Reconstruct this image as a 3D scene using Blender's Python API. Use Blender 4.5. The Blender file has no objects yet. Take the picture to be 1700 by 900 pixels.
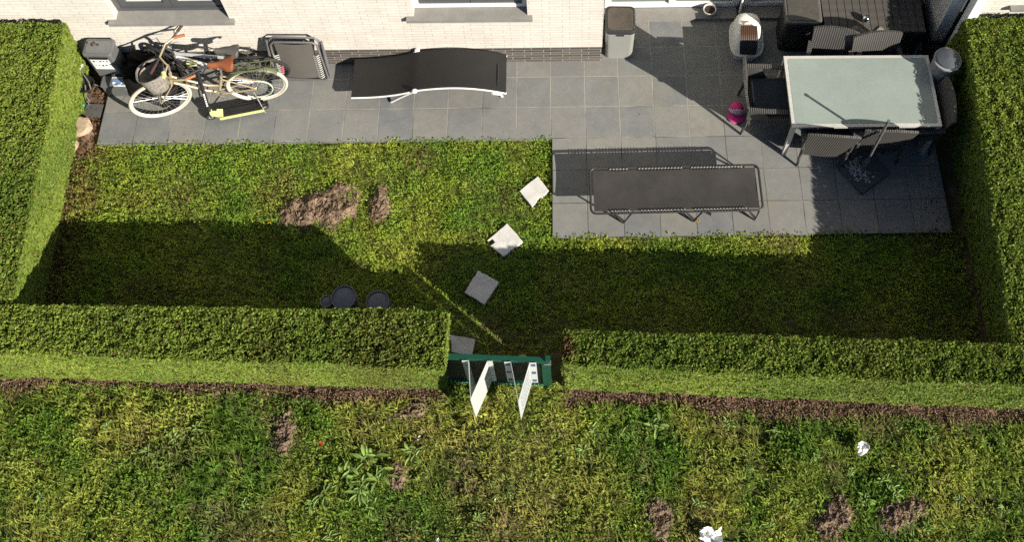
import bpy, math, random
import numpy as np
from mathutils import Vector, Matrix
R = math.radians
PI = math.pi
rng = np.random.default_rng(11)
random.seed(5)
S = bpy.context.scene
COL = S.collection

# ------------------------------------------------------------------ camera
cam_d = bpy.data.cameras.new('camera')
cam = bpy.data.objects.new('camera', cam_d)
COL.objects.link(cam)
Rm = [(0.99989479, -0.01434977, 0.00211921), (-0.01109948, -0.85096313, -0.52510813), (0.00933855, 0.52502936, -0.85103288)]
CAM = (0.15611443, -6.47304077, 11.84976786)
r_, d_, f_ = Rm
cam.matrix_world = Matrix(((r_[0], -d_[0], -f_[0], CAM[0]), (r_[1], -d_[1], -f_[1], CAM[1]), (r_[2], -d_[2], -f_[2], CAM[2]), (0, 0, 0, 1)))
cam_d.sensor_fit = 'HORIZONTAL'
cam_d.sensor_width = 36.0
FPX = 1886.9047
cam_d.lens = FPX / 1700 * 36.0
cam_d.shift_x = (850 - 953.038) / 1700
cam_d.shift_y = -(450 - 27.525) / 1700
cam_d.clip_start = 0.1
cam_d.clip_end = 500
S.camera = cam

# ------------------------------------------------------------------ light
SUN_EL, SHADOW_AZ = 29.0, 140.4
w = bpy.data.worlds.new('World')
S.world = w
w.use_nodes = True
wn = w.node_tree
wn.nodes.clear()
sky = wn.nodes.new('ShaderNodeTexSky')
sky.sky_type = 'NISHITA'
sky.sun_disc = False
sky.sun_elevation = R(SUN_EL)
sky.altitude = 3500
sky.air_density = 1.25
sky.dust_density = .15
sky.ozone_density = 1.5
sun_dir = Vector((-math.cos(R(SHADOW_AZ)) * math.cos(R(SUN_EL)), -math.sin(R(SHADOW_AZ)) * math.cos(R(SUN_EL)), math.sin(R(SUN_EL))))
sky.sun_rotation = math.atan2(sun_dir.x, sun_dir.y)
bg = wn.nodes.new('ShaderNodeBackground')
bg.inputs['Strength'].default_value = 0.05
wo = wn.nodes.new('ShaderNodeOutputWorld')
wn.links.new(sky.outputs['Color'], bg.inputs['Color'])
wn.links.new(bg.outputs['Background'], wo.inputs['Surface'])
sd = bpy.data.lights.new('sun', 'SUN')
sd.energy = 5.0
sd.angle = R(0.5)
sd.color = (1.0, 0.93, 0.80)
so = bpy.data.objects.new('sun', sd)
COL.objects.link(so)
so.rotation_euler = (-sun_dir).to_track_quat('-Z', 'Y').to_euler()
so.location = (8, -8, 10)
S.view_settings.view_transform = 'Standard'
S.view_settings.look = 'None'
S.view_settings.gamma = 1.0
S.view_settings.exposure = 0.78
S.view_settings.use_curve_mapping = False
S.render.engine = 'CYCLES'
S.cycles.use_denoising = False
S.cycles.denoiser = 'OPENIMAGEDENOISE'
S.cycles.denoising_input_passes = 'RGB_ALBEDO_NORMAL'
S.cycles.denoising_prefilter = 'ACCURATE'
S.cycles.max_bounces = 6
S.cycles.diffuse_bounces = 2
S.cycles.glossy_bounces = 3
S.cycles.transmission_bounces = 3
S.render.filter_size = 1.2

# ------------------------------------------------------------------ helpers
class MB:
    def __init__(s):
        s.v, s.f, s.sm = [], [], []
    def add(s, vs, fs, smooth=False, M=None):
        n = len(s.v)
        if M is not None:
            vs = [tuple(M @ Vector(q)) for q in vs]
        s.v += [tuple(q) for q in vs]
        for f in fs:
            s.f.append([i + n for i in f])
            s.sm.append(smooth)
        return s
    def box(s, c, d, rz=0, rx=0, ry=0, taper=1.0):
        x, y, z = d[0] / 2, d[1] / 2, d[2] / 2
        t = taper
        vs = [(-x, -y, -z), (x, -y, -z), (x, y, -z), (-x, y, -z), (-x * t, -y * t, z), (x * t, -y * t, z), (x * t, y * t, z), (-x * t, y * t, z)]
        fs = [(0, 3, 2, 1), (4, 5, 6, 7), (0, 1, 5, 4), (1, 2, 6, 5), (2, 3, 7, 6), (3, 0, 4, 7)]
        M = Matrix.Translation(c) @ Matrix.Rotation(rz, 4, 'Z') @ Matrix.Rotation(ry, 4, 'Y') @ Matrix.Rotation(rx, 4, 'X')
        return s.add(vs, fs, False, M)
    def rbox(s, c, d, r=0.02, rz=0, taper=1.0, seg=4, rx=0, crown=0.0):
        # box with rounded vertical corners and softened top edge
        def ring(hx, hy, rr, z):
            out = []
            for k, (sx, sy) in enumerate(((1, 1), (-1, 1), (-1, -1), (1, -1))):
                for i in range(seg + 1):
                    a = PI / 2 * (k + i / seg)
                    out.append((sx * (hx - rr) + rr * math.cos(a), sy * (hy - rr) + rr * math.sin(a), z))
            return out
        hx, hy, hz = d[0] / 2, d[1] / 2, d[2] / 2
        b = min(r * .5, hz * .8)
        rings = [ring(hx, hy, r, -hz), ring(hx * taper, hy * taper, r, hz - b), ring(hx * taper - b * .3, hy * taper - b * .3, r * .9, hz - b * .3), ring(hx * taper - b, hy * taper - b, r * .7, hz)]
        n = len(rings[0])
        vs = [q for rg in rings for q in rg]
        fs = []
        for k in range(len(rings) - 1):
            for i in range(n):
                j = (i + 1) % n
                fs.append((k * n + i, k * n + j, (k + 1) * n + j, (k + 1) * n + i))
        fs.append(tuple(range(n - 1, -1, -1)))
        if crown:
            vs.append((0, 0, hz + crown))
            for i in range(n):
                fs.append((3 * n + i, 3 * n + (i + 1) % n, len(vs) - 1))
        else:
            fs.append(tuple(range(3 * n, 4 * n)))
        M = Matrix.Translation(c) @ Matrix.Rotation(rz, 4, 'Z') @ Matrix.Rotation(rx, 4, 'X')
        return s.add(vs, fs, False, M)
    def tube(s, pts, r, n=8, closed=False, cap=True):
        pts = [Vector(p) for p in pts]
        m = len(pts)
        rs = r if isinstance(r, (list, tuple)) else [r] * m
        vs, fs = [], []
        up = None
        for i, p in enumerate(pts):
            a = pts[(i - 1) % m] if (closed or i > 0) else p
            b = pts[(i + 1) % m] if (closed or i < m - 1) else p
            t = (b - a).normalized()
            if up is None:
                up = Vector((0, 0, 1)) if abs(t.z) < .9 else Vector((1, 0, 0))
            u = t.cross(up)
            if u.length < 1e-4:
                u = t.cross(Vector((0.3, 1, 0.2)))
            u.normalize()
            v = u.cross(t).normalized()
            up = v
            for k in range(n):
                an = 2 * PI * k / n
                vs.append(p + (u * math.cos(an) + v * math.sin(an)) * rs[i])
        for i in range(m if closed else m - 1):
            for k in range(n):
                a, b = i * n + k, i * n + (k + 1) % n
                j = ((i + 1) % m) * n
                fs.append((a, b, j + (k + 1) % n, j + k))
        if cap and not closed:
            fs.append(tuple(range(n)))
            fs.append(tuple(range(m * n - 1, (m - 1) * n - 1, -1)))
        return s.add(vs, fs, True)
    def lathe(s, prof, c=(0, 0, 0), n=24, M=None, capb=True, capt=True):
        vs, fs = [], []
        for (r, z) in prof:
            for k in range(n):
                a = 2 * PI * k / n
                vs.append((r * math.cos(a), r * math.sin(a), z))
        for i in range(len(prof) - 1):
            for k in range(n):
                fs.append((i * n + k, i * n + (k + 1) % n, (i + 1) * n + (k + 1) % n, (i + 1) * n + k))
        if capb:
            fs.append(tuple(range(n - 1, -1, -1)))
        if capt:
            m = (len(prof) - 1) * n
            fs.append(tuple(range(m, m + n)))
        M = Matrix.Translation(c) @ (M or Matrix.Identity(4))
        return s.add(vs, fs, True, M)
    def torus(s, c, Rr, r, M=None, n=40, m=8, a0=0, a1=2 * PI):
        full = abs(a1 - a0 - 2 * PI) < 1e-6
        k = n if full else n + 1
        pts = [Vector((Rr * math.cos(a0 + (a1 - a0) * i / n), 0, Rr * math.sin(a0 + (a1 - a0) * i / n))) for i in range(k)]
        M = Matrix.Translation(c) @ (M or Matrix.Identity(4))
        return s.tube([M @ p for p in pts], r, m, closed=full)
    def grid(s, fn, nu, nv, smooth=True, thick=0.0):
        vs = [Vector(fn(i / nu, j / nv)) for j in range(nv + 1) for i in range(nu + 1)]
        W = nu + 1
        fs = [(j * W + i, j * W + i + 1, (j + 1) * W + i + 1, (j + 1) * W + i) for j in range(nv) for i in range(nu)]
        if thick:
            nrm = [Vector((0, 0, 0)) for _ in vs]
            for f in fs:
                q = (vs[f[2]] - vs[f[0]]).cross(vs[f[3]] - vs[f[1]])
                for i in f:
                    nrm[i] += q
            n0 = len(vs)
            vs += [vs[i] - nrm[i].normalized() * thick for i in range(n0)]
            fs += [tuple(n0 + i for i in reversed(f)) for f in fs]
            border = [i for i in range(nu)] and ([i for i in range(W)] + [j * W + nu for j in range(1, nv + 1)] + [nv * W + i for i in range(nu - 1, -1, -1)] + [j * W for j in range(nv - 1, 0, -1)])
            for a, b in zip(border, border[1:] + border[:1]):
                fs.append((b, a, a + n0, b + n0))
        return s.add(vs, fs, smooth)
    def build(s, name, mat, parent=None):
        me = bpy.data.meshes.new(name)
        me.from_pydata(s.v, [], s.f)
        me.polygons.foreach_set('use_smooth', s.sm)
        if any(s.sm):
            me.set_sharp_from_angle(angle=R(50))
        me.validate()
        me.update()
        if mat is not None:
            me.materials.append(mat)
        o = bpy.data.objects.new(name, me)
        COL.objects.link(o)
        o.parent = parent
        return o

def tag(o, label=None, cat=None, group=None, kind=None):
    for k, v in (('label', label), ('category', cat), ('group', group), ('kind', kind)):
        if v:
            o[k] = v
    return o
def thing(name, label, cat, loc=(0, 0, 0), rz=0, group=None, rx=0):
    o = bpy.data.objects.new(name, None)
    o.empty_display_size = .1
    COL.objects.link(o)
    o.location = loc
    o.rotation_euler = (rx, 0, rz)
    return tag(o, label, cat, group)
def copy_tree(o, parent=None):
    c = o.copy()
    COL.objects.link(c)
    c.parent = parent
    for ch in list(o.children):
        copy_tree(ch, c)
    return c

def np_mesh(name, V, loops, sizes, mat, parent=None, col=None, smooth=False):
    me = bpy.data.meshes.new(name)
    V = np.ascontiguousarray(V, np.float32)
    me.vertices.add(len(V))
    me.vertices.foreach_set('co', V.ravel())
    loops = np.ascontiguousarray(loops, np.int32).ravel()
    sizes = np.asarray(sizes, np.int32)
    me.loops.add(len(loops))
    me.loops.foreach_set('vertex_index', loops)
    me.polygons.add(len(sizes))
    st = np.zeros(len(sizes), np.int32)
    st[1:] = np.cumsum(sizes)[:-1]
    me.polygons.foreach_set('loop_start', st)
    me.polygons.foreach_set('loop_total', sizes)
    me.polygons.foreach_set('use_smooth', np.full(len(sizes), smooth))
    me.update(calc_edges=True)
    if col is not None:
        a = me.attributes.new('col', 'FLOAT_COLOR', 'POINT')
        c = np.ones((len(V), 4), np.float32)
        c[:, :3] = col
        a.data.foreach_set('color', c.ravel())
    me.materials.append(mat)
    o = bpy.data.objects.new(name, me)
    COL.objects.link(o)
    o.parent = parent
    return o

def vnoise(x, y, sc, seed=0):
    """smooth 2-D value noise in 0..1"""
    g = np.random.default_rng(seed).random((256, 256))
    u, v = x / sc + 1000, y / sc + 1000
    i, j = np.floor(u).astype(int), np.floor(v).astype(int)
    a, b = u - i, v - j
    a, b = a * a * (3 - 2 * a), b * b * (3 - 2 * b)
    i, j = i % 256, j % 256
    i1, j1 = (i + 1) % 256, (j + 1) % 256
    return (g[i, j] * (1 - a) + g[i1, j] * a) * (1 - b) + (g[i, j1] * (1 - a) + g[i1, j1] * a) * b
def fbm(x, y, sc, seed=0, o=3):
    t, A, s = 0, 0, 0
    for k in range(o):
        t = t + vnoise(x, y, sc / 2 ** k, seed + k) / 2 ** k
        s += 1 / 2 ** k
    return t / s

# ------------------------------------------------------------------ materials
def newmat(name):
    m = bpy.data.materials.new(name)
    m.use_nodes = True
    nt = m.node_tree
    return m, nt, nt.nodes['Principled BSDF']
def mat(name, c, rough=.6, metal=0, var=.15, scale=12, bump=0, bscale=60, spec=.5, c2=None):
    m, nt, b = newmat(name)
    L = nt.links.new
    b.inputs['Roughness'].default_value = rough
    b.inputs['Metallic'].default_value = metal
    b.inputs['Specular IOR Level'].default_value = spec
    tc = nt.nodes.new('ShaderNodeTexCoord')
    n = nt.nodes.new('ShaderNodeTexNoise')
    n.inputs['Scale'].default_value = scale
    n.inputs['Detail'].default_value = 5
    n.inputs['Roughness'].default_value = .65
    L(tc.outputs['Object'], n.inputs['Vector'])
    rp = nt.nodes.new('ShaderNodeMapRange')
    rp.inputs[1].default_value = .3
    rp.inputs[2].default_value = .7
    L(n.outputs['Fac'], rp.inputs[0])
    mx = nt.nodes.new('ShaderNodeMix')
    mx.data_type = 'RGBA'
    c2 = c2 or tuple(min(1, x * (1 + var)) for x in c)
    mx.inputs[6].default_value = (*[x * (1 - var) for x in c], 1)
    mx.inputs[7].default_value = (*c2, 1)
    L(rp.outputs[0], mx.inputs[0])
    L(mx.outputs[2], b.inputs['Base Color'])
    if bump:
        n2 = nt.nodes.new('ShaderNodeTexNoise')
        n2.inputs['Scale'].default_value = bscale
        n2.inputs['Detail'].default_value = 4
        L(tc.outputs['Object'], n2.inputs['Vector'])
        bp = nt.nodes.new('ShaderNodeBump')
        bp.inputs['Strength'].default_value = bump
        bp.inputs['Distance'].default_value = .01
        L(n2.outputs['Fac'], bp.inputs['Height'])
        L(bp.outputs['Normal'], b.inputs['Normal'])
    return m
def leafmat(name, rough=.45, spec=.35, trans=.3):
    m, nt, b = newmat(name)
    L = nt.links.new
    at_ = nt.nodes.new('ShaderNodeAttribute')
    at_.attribute_name = 'col'
    L(at_.outputs['Color'], b.inputs['Base Color'])
    b.inputs['Roughness'].default_value = rough
    b.inputs['Specular IOR Level'].default_value = spec
    if trans:
        t = nt.nodes.new('ShaderNodeBsdfTranslucent')
        L(at_.outputs['Color'], t.inputs['Color'])
        mx = nt.nodes.new('ShaderNodeMixShader')
        mx.inputs[0].default_value = trans
        L(b.outputs[0], mx.inputs[1])
        L(t.outputs[0], mx.inputs[2])
        L(mx.outputs[0], nt.nodes['Material Output'].inputs['Surface'])
    return m
def wave_mat(name, c1, c2, scale, axis='X', rough=.6, bump=.6, cross=0):
    """woven rattan / slat look: bands across one axis of the object, with bump"""
    m, nt, b = newmat(name)
    L = nt.links.new
    tc = nt.nodes.new('ShaderNodeTexCoord')
    wv = nt.nodes.new('ShaderNodeTexWave')
    wv.bands_direction = axis
    wv.inputs['Scale'].default_value = scale
    wv.inputs['Distortion'].default_value = .6
    wv.inputs['Detail'].default_value = 1
    L(tc.outputs['Object'], wv.inputs['Vector'])
    h = wv.outputs['Fac']
    if cross:
        w2 = nt.nodes.new('ShaderNodeTexWave')
        w2.bands_direction = 'Z' if axis != 'Z' else 'X'
        w2.inputs['Scale'].default_value = cross
        w2.inputs['Distortion'].default_value = .4
        L(tc.outputs['Object'], w2.inputs['Vector'])
        mm = nt.nodes.new('ShaderNodeMath')
        mm.operation = 'MULTIPLY_ADD'
        L(w2.outputs['Fac'], mm.inputs[0])
        mm.inputs[1].default_value = .45
        L(h, mm.inputs[2])
        m3 = nt.nodes.new('ShaderNodeMath')
        m3.operation = 'MULTIPLY'
        m3.inputs[1].default_value = .69
        L(mm.outputs[0], m3.inputs[0])
        h = m3.outputs[0]
    mx = nt.nodes.new('ShaderNodeMix')
    mx.data_type = 'RGBA'
    mx.inputs[6].default_value = (*c1, 1)
    mx.inputs[7].default_value = (*c2, 1)
    L(h, mx.inputs[0])
    L(mx.outputs[2], b.inputs['Base Color'])
    b.inputs['Roughness'].default_value = rough
    bp = nt.nodes.new('ShaderNodeBump')
    bp.inputs['Strength'].default_value = bump
    bp.inputs['Distance'].default_value = .006
    L(h, bp.inputs['Height'])
    L(bp.outputs['Normal'], b.inputs['Normal'])
    return m
def brick_mat(name, c1, c2, cm, bump=.5, bw=.225, bh=.056, ms=.006, axes='XZ', rough=.8):
    m, nt, b = newmat(name)
    L = nt.links.new
    tc = nt.nodes.new('ShaderNodeTexCoord')
    sp = nt.nodes.new('ShaderNodeSeparateXYZ')
    cb = nt.nodes.new('ShaderNodeCombineXYZ')
    L(tc.outputs['Object'], sp.inputs[0])
    ad = nt.nodes.new('ShaderNodeMath')
    ad.operation = 'ADD'
    L(sp.outputs['X'], ad.inputs[0])
    L(sp.outputs['Y'], ad.inputs[1])
    L(ad.outputs[0], cb.inputs['X'])
    L(sp.outputs['Z'], cb.inputs['Y'])
    br = nt.nodes.new('ShaderNodeTexBrick')
    br.offset = .37
    br.inputs['Color1'].default_value = (*c1, 1)
    br.inputs['Color2'].default_value = (*c2, 1)
    br.inputs['Mortar'].default_value = (*cm, 1)
    br.inputs['Scale'].default_value = 1
    br.inputs['Mortar Size'].default_value = ms
    br.inputs['Mortar Smooth'].default_value = .3
    br.inputs['Brick Width'].default_value = bw
    br.inputs['Row Height'].default_value = bh
    L(cb.outputs[0], br.inputs['Vector'])
    n = nt.nodes.new('ShaderNodeTexNoise')
    n.inputs['Scale'].default_value = 3
    n.inputs['Detail'].default_value = 8
    n.inputs['Roughness'].default_value = .7
    L(tc.outputs['Object'], n.inputs['Vector'])
    mp = nt.nodes.new('ShaderNodeMapRange')
    mp.inputs[1].default_value = .25
    mp.inputs[2].default_value = .75
    mp.inputs[3].default_value = .82
    mp.inputs[4].default_value = 1.08
    L(n.outputs['Fac'], mp.inputs[0])
    mx = nt.nodes.new('ShaderNodeMix')
    mx.data_type = 'RGBA'
    mx.blend_type = 'MULTIPLY'
    mx.inputs[0].default_value = 1
    L(br.outputs['Color'], mx.inputs[6])
    L(mp.outputs[0], mx.inputs[7])
    L(mx.outputs[2], b.inputs['Base Color'])
    b.inputs['Roughness'].default_value = rough
    n2 = nt.nodes.new('ShaderNodeTexNoise')
    n2.inputs['Scale'].default_value = 90
    L(tc.outputs['Object'], n2.inputs['Vector'])
    a2 = nt.nodes.new('ShaderNodeMath')
    a2.operation = 'MULTIPLY_ADD'
    a2.inputs[1].default_value = -1.0
    L(br.outputs['Fac'], a2.inputs[0])
    L(n2.outputs['Fac'], a2.inputs[2])
    bp = nt.nodes.new('ShaderNodeBump')
    bp.inputs['Strength'].default_value = bump
    bp.inputs['Distance'].default_value = .008
    L(a2.outputs[0], bp.inputs['Height'])
    L(bp.outputs['Normal'], b.inputs['Normal'])
    return m

def paving_mat():
    m, nt, b = newmat('bluestone_paving')
    L = nt.links.new
    def N(t, **k):
        n = nt.nodes.new(t)
        for a, v in k.items():
            setattr(n, a, v)
        return n
    def math_(op, a, b_=None, c=None):
        n = N('ShaderNodeMath', operation=op)
        for i, q in enumerate((a, b_, c)):
            if q is None:
                continue
            if isinstance(q, (int, float)):
                n.inputs[i].default_value = q
            else:
                L(q, n.inputs[i])
        return n.outputs[0]
    def noise(scale, detail=4, rough=.6, vec=None):
        n = N('ShaderNodeTexNoise')
        n.inputs['Scale'].default_value = scale
        n.inputs['Detail'].default_value = detail
        n.inputs['Roughness'].default_value = rough
        L(vec or tc.outputs['Object'], n.inputs['Vector'])
        return n.outputs['Fac']
    def mrange(x, a, b_, c=0., d=1.):
        n = N('ShaderNodeMapRange')
        for i, q in enumerate((a, b_, c, d)):
            n.inputs[i + 1].default_value = q
        L(x, n.inputs[0])
        return n.outputs[0]
    def mix(f, a, b_, blend='MIX'):
        n = N('ShaderNodeMix', data_type='RGBA', blend_type=blend)
        if isinstance(f, (int, float)):
            n.inputs[0].default_value = f
        else:
            L(f, n.inputs[0])
        for i, q in ((6, a), (7, b_)):
            if isinstance(q, tuple):
                n.inputs[i].default_value = (*q, 1)
            else:
                L(q, n.inputs[i])
        return n.outputs[2]
    tc = N('ShaderNodeTexCoord')
    sp = N('ShaderNodeSeparateXYZ')
    L(tc.outputs['Object'], sp.inputs[0])
    wob = math_('MULTIPLY', math_('SUBTRACT', noise(2.0, 2), .5), .012)
    px = math_('ADD', math_('DIVIDE', math_('ADD', sp.outputs['X'], wob), .4), 100.)
    py = math_('ADD', math_('DIVIDE', math_('ADD', sp.outputs['Y'], wob), .4), 100.)
    cx, cy = math_('FLOOR', px), math_('FLOOR', py)
    fx, fy = math_('FRACT', px), math_('FRACT', py)
    ex = math_('MINIMUM', fx, math_('SUBTRACT', 1., fx))
    ey = math_('MINIMUM', fy, math_('SUBTRACT', 1., fy))
    ed = math_('MINIMUM', ex, ey)
    joint = mrange(ed, .008, .015, 1., 0.)
    cb = N('ShaderNodeCombineXYZ')
    L(cx, cb.inputs[0]); L(cy, cb.inputs[1])
    wnz = N('ShaderNodeTexWhiteNoise', noise_dimensions='2D')
    L(cb.outputs[0], wnz.inputs['Vector'])
    tint = wnz.outputs['Value']
    c = mix(mrange(noise(3.2, 6, .7), .3, .7), (.140, .148, .154), (.212, .214, .210))
    c = mix(mrange(tint, .15, 1, 0, .85), c, mix(mrange(noise(9, 6, .7), .35, .65), (.20, .195, .178), (.255, .245, .22)))
    c = mix(mrange(noise(26, 6, .75), .56, .72, 0, .35), c, (.33, .335, .33))
    c = mix(mrange(noise(15, 5, .7), .28, .40, .45, 0), c, (.095, .10, .105))
    c = mix(mrange(noise(1.1, 5, .6), .58, .75, 0, .45), c, (.215, .20, .155))
    c = mix(mrange(noise(2.3, 3, .5), .69, .76, 0, .35), c, (.26, .20, .10))
    sp2 = N('ShaderNodeTexVoronoi')
    sp2.inputs['Scale'].default_value = 4.2
    L(tc.outputs['Object'], sp2.inputs['Vector'])
    c = mix(mrange(sp2.outputs['Distance'], .018, .04, .8, 0), c, (.03, .028, .025))
    # joints: sandy light near the wall, darker and greener towards the lawn
    jl = mrange(math_('ADD', mrange(noise(1.6, 4), .35, .65), mrange(sp.outputs['Y'], -1.7, .1, -.75, .55)), .2, .8)
    jc = mix(jl, (.07, .068, .056), (.34, .32, .265))
    gap = mrange(noise(2.7, 5, .7), .38, .56, .25, 1.)
    c = mix(math_('MULTIPLY', joint, gap), c, jc)
    L(c, b.inputs['Base Color'])
    b.inputs['Roughness'].default_value = .72
    b.inputs['Specular IOR Level'].default_value = .3
    bp = N('ShaderNodeBump')
    bp.inputs['Strength'].default_value = .35
    bp.inputs['Distance'].default_value = .006
    hh = math_('MULTIPLY_ADD', joint, -1.5, noise(70, 5, .7))
    L(hh, bp.inputs['Height'])
    L(bp.outputs['Normal'], b.inputs['Normal'])
    return m

M_pave = paving_mat()
M_wbrick = brick_mat('white_brick', (.70, .655, .595), (.655, .61, .55), (.40, .365, .325), ms=.0032, bump=.22)
M_plinth = brick_mat('brown_plinth_brick', (.125, .110, .102), (.062, .056, .053), (.31, .275, .24), bump=.8, ms=.006)
M_shade_brick = brick_mat('shaded_white_brick', (.62, .60, .57), (.52, .50, .47), (.36, .34, .32), ms=.005)  # white brick again, the wing wall's shade put into a greyer colour
M_sill = mat('bluestone_sill', (.22, .21, .195), .8, var=.12, scale=9, bump=.15)
M_frame = mat('grey_window_frame', (.075, .078, .085), .4, var=.06)
M_whiteframe = mat('white_frame', (.82, .80, .77), .4, var=.03)
M_bead = mat('pale_bead', (.62, .63, .60), .4, var=.03)
M_glass = mat('window_glass', (.10, .125, .105), .04, var=.1, scale=1.5, spec=1.0)
M_roof = mat('roof_gravel', (.20, .20, .19), .95, var=.2)
M_alu = mat('table_aluminium', (.60, .59, .56), .38, var=.08, metal=.25)
M_frost = mat('frosted_glass', (.265, .315, .29), .3, var=.07, scale=3.5, spec=.5)
M_wicker = wave_mat('dark_wicker', (.026, .025, .024), (.112, .106, .099), 12.5, 'X', .55, .8, cross=21)
M_wickery = wave_mat('dark_wicker_seat', (.022, .021, .020), (.10, .095, .088), 13, 'Y', .55, .8, cross=0)
M_darkmetal = mat('dark_metal', (.03, .03, .031), .42, var=.12, spec=.5)
M_cushion = wave_mat('navy_cushion', (.012, .02, .032), (.024, .034, .05), 14, 'Y', .85, .3)
M_black = mat('black_plastic', (.018, .018, .019), .45, var=.2)
M_blackfabric = mat('black_mesh_fabric', (.0105, .0098, .0090), .8, var=.14, scale=5, bump=.12, bscale=400)
M_greyfabric = mat('dark_sling_fabric', (.034, .031, .029), .75, var=.28, scale=3.5, bump=.15, bscale=350)
M_foldfabric = mat('taupe_sling_fabric', (.105, .094, .085), .8, var=.08, scale=6, bump=.15, bscale=350)
M_whitepaint = mat('white_powder_coat', (.80, .79, .77), .35, var=.03)
M_cord = mat('pale_cord', (.42, .41, .39), .7, var=.1)
M_greytube = mat('grey_steel_tube', (.13, .13, .132), .4, var=.12)
M_leaf = leafmat('hedge_leaf', .50, .22, .36)
M_grass = leafmat('grass_blade', .6, .18, .34)
M_core = mat('hedge_inner_shade', (.022, .020, .010), .9, var=.4, scale=20)  # near-black: the shade between hedge leaves is put into this colour
M_soilmat = mat('garden_soil', (.062, .043, .030), .95, var=.45, scale=14, bump=1.0, bscale=45, c2=(.12, .085, .055))
M_mole = mat('dry_loose_soil', (.185, .125, .088), .97, var=.35, scale=24, bump=.9, bscale=70, c2=(.29, .215, .155))
M_ground = mat('grassy_ground', (.045, .062, .016), .95, var=.4, scale=2.2, c2=(.085, .095, .025))
M_step = mat('slate_slab', (.56, .55, .525), .75, var=.16, scale=6, bump=1.0, bscale=7)
M_stone = mat('tan_fieldstone', (.40, .30, .21), .85, var=.2, scale=9, bump=.6, bscale=20)
M_green = mat('green_gate_paint', (.006, .060, .038), .42, var=.15)
M_greenwire = mat('dark_green_wire', (.006, .016, .011), .5, var=.2)
M_sign = mat('white_sign_board', (.74, .76, .745), .45, var=.03)
def translucent_sheet(m, k, c):
    nt = m.node_tree
    t = nt.nodes.new('ShaderNodeBsdfTranslucent')
    t.inputs['Color'].default_value = (*c, 1)
    mx = nt.nodes.new('ShaderNodeMixShader')
    mx.inputs[0].default_value = k
    nt.links.new(nt.nodes['Principled BSDF'].outputs[0], mx.inputs[1])
    nt.links.new(t.outputs[0], mx.inputs[2])
    nt.links.new(mx.outputs[0], nt.nodes['Material Output'].inputs['Surface'])
translucent_sheet(M_sign, .38, (.72, .78, .75))
M_blue = mat('blue_patch', (.06, .09, .21), .5, var=.1)
M_signgrey = mat('pale_lettering', (.27, .29, .36), .6, var=.1)
M_signgreen = mat('pale_green_lettering', (.50, .62, .50), .6, var=.1)
M_binbody = mat('grey_bin_body', (.27, .275, .258), .45, var=.05, scale=4)
M_binlid = mat('brown_bin_lid', (.075, .063, .052), .45, var=.3, scale=7)
M_bone = mat('cream_plastic', (.80, .77, .70), .4, var=.04)
M_brownflap = wave_mat('brown_flap', (.02, .012, .010), (.085, .042, .026), 14, 'X', .35, .3)
M_pot = mat('pot_white', (.66, .65, .63), .5, var=.06)
M_soilpot = mat('potting_soil', (.05, .03, .02), .95, var=.4, scale=60)
M_planks = wave_mat('dark_plank', (.07, .065, .06), (.085, .078, .070), 3, 'Y', .6, .1)
M_chrome = mat('steel_ball', (.75, .74, .72), .15, metal=1, var=.05)
M_cloth = mat('grey_cloth', (.22, .20, .18), .9, var=.2, scale=30, bump=.4)
M_pink = mat('pink_fabric', (.72, .045, .25), .75, var=.15, scale=20, bump=.2)
M_white = mat('white_fabric', (.78, .76, .78), .8, var=.04)
M_paper = mat('white_paper', (.88, .87, .86), .8, var=.03, bump=.4, bscale=25)
M_drumlid = mat('blue_grey_lid', (.065, .075, .09), .5, var=.12)
M_drumrim = mat('light_grey_rim', (.26, .26, .26), .5, var=.08)
M_umb = mat('concrete_base', (.085, .088, .092), .85, var=.3, scale=16, bump=.3)
M_debris = mat('dry_debris', (.46, .44, .40), .9, var=.25, scale=40)
M_crate = mat('grey_crate_plastic', (.115, .12, .122), .5, var=.08)
M_lbl = mat('white_label', (.82, .82, .82), .5, var=.02)
M_lblblue = mat('blue_label_print', (.14, .24, .42), .5, var=.1)
M_ink = mat('dark_print', (.06, .06, .08), .6, var=.1)
M_bag = mat('black_canvas', (.010, .009, .009), .9, var=.3, scale=6, bump=.5, bscale=9, spec=.12)
M_cream = mat('cream_tyre', (.58, .51, .41), .75, var=.08)
M_tyre = mat('black_tyre', (.022, .022, .022), .85, var=.15)
M_rim = mat('silver_rim', (.55, .54, .52), .3, metal=.8, var=.08)
M_gold = mat('champagne_frame', (.52, .42, .27), .35, metal=.35, var=.1)
M_leather = mat('brown_leather', (.235, .075, .03), .5, var=.14, scale=20)
M_orange = mat('tan_grip', (.36, .13, .055), .55, var=.12)
M_olive = mat('olive_fender', (.115, .13, .065), .4, var=.1)
M_silver = mat('silver_frame', (.55, .56, .58), .3, metal=.5, var=.06)
M_basket = mat('grey_wicker_basket', (.19, .168, .145), .8, var=.5, scale=45, bump=.8, bscale=70, c2=(.36, .325, .285))
M_lime = mat('lime_paint', (.62, .68, .28), .4, var=.06)
M_red = mat('red_reflector', (.42, .10, .11), .35, var=.1)
M_deadleaf = leafmat('dead_leaf', .7, .15, .15)
M_greenball = mat('green_rubber', (.02, .30, .17), .4, var=.1)

# ------------------------------------------------------------------ ground, patio
g = MB()
g.grid(lambda u, v: ((u - .5) * 160, (v - .5) * 160, -.14), 4, 4)
tag(g.build('ground', M_ground), kind='structure')

p = MB()
def slab(m, x0, x1, y0, y1, z=0., t=.05):
    m.box(((x0 + x1) / 2, (y0 + y1) / 2, z - t / 2), (x1 - x0, y1 - y0, t))
slab(p, -5.2, .012, -.81, .3)
slab(p, .012, 4.4, -2.0, .3)
slab(p, .55, 4.62, .3, 1.15)
tag(p.build('patio', M_pave), kind='structure')

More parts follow.
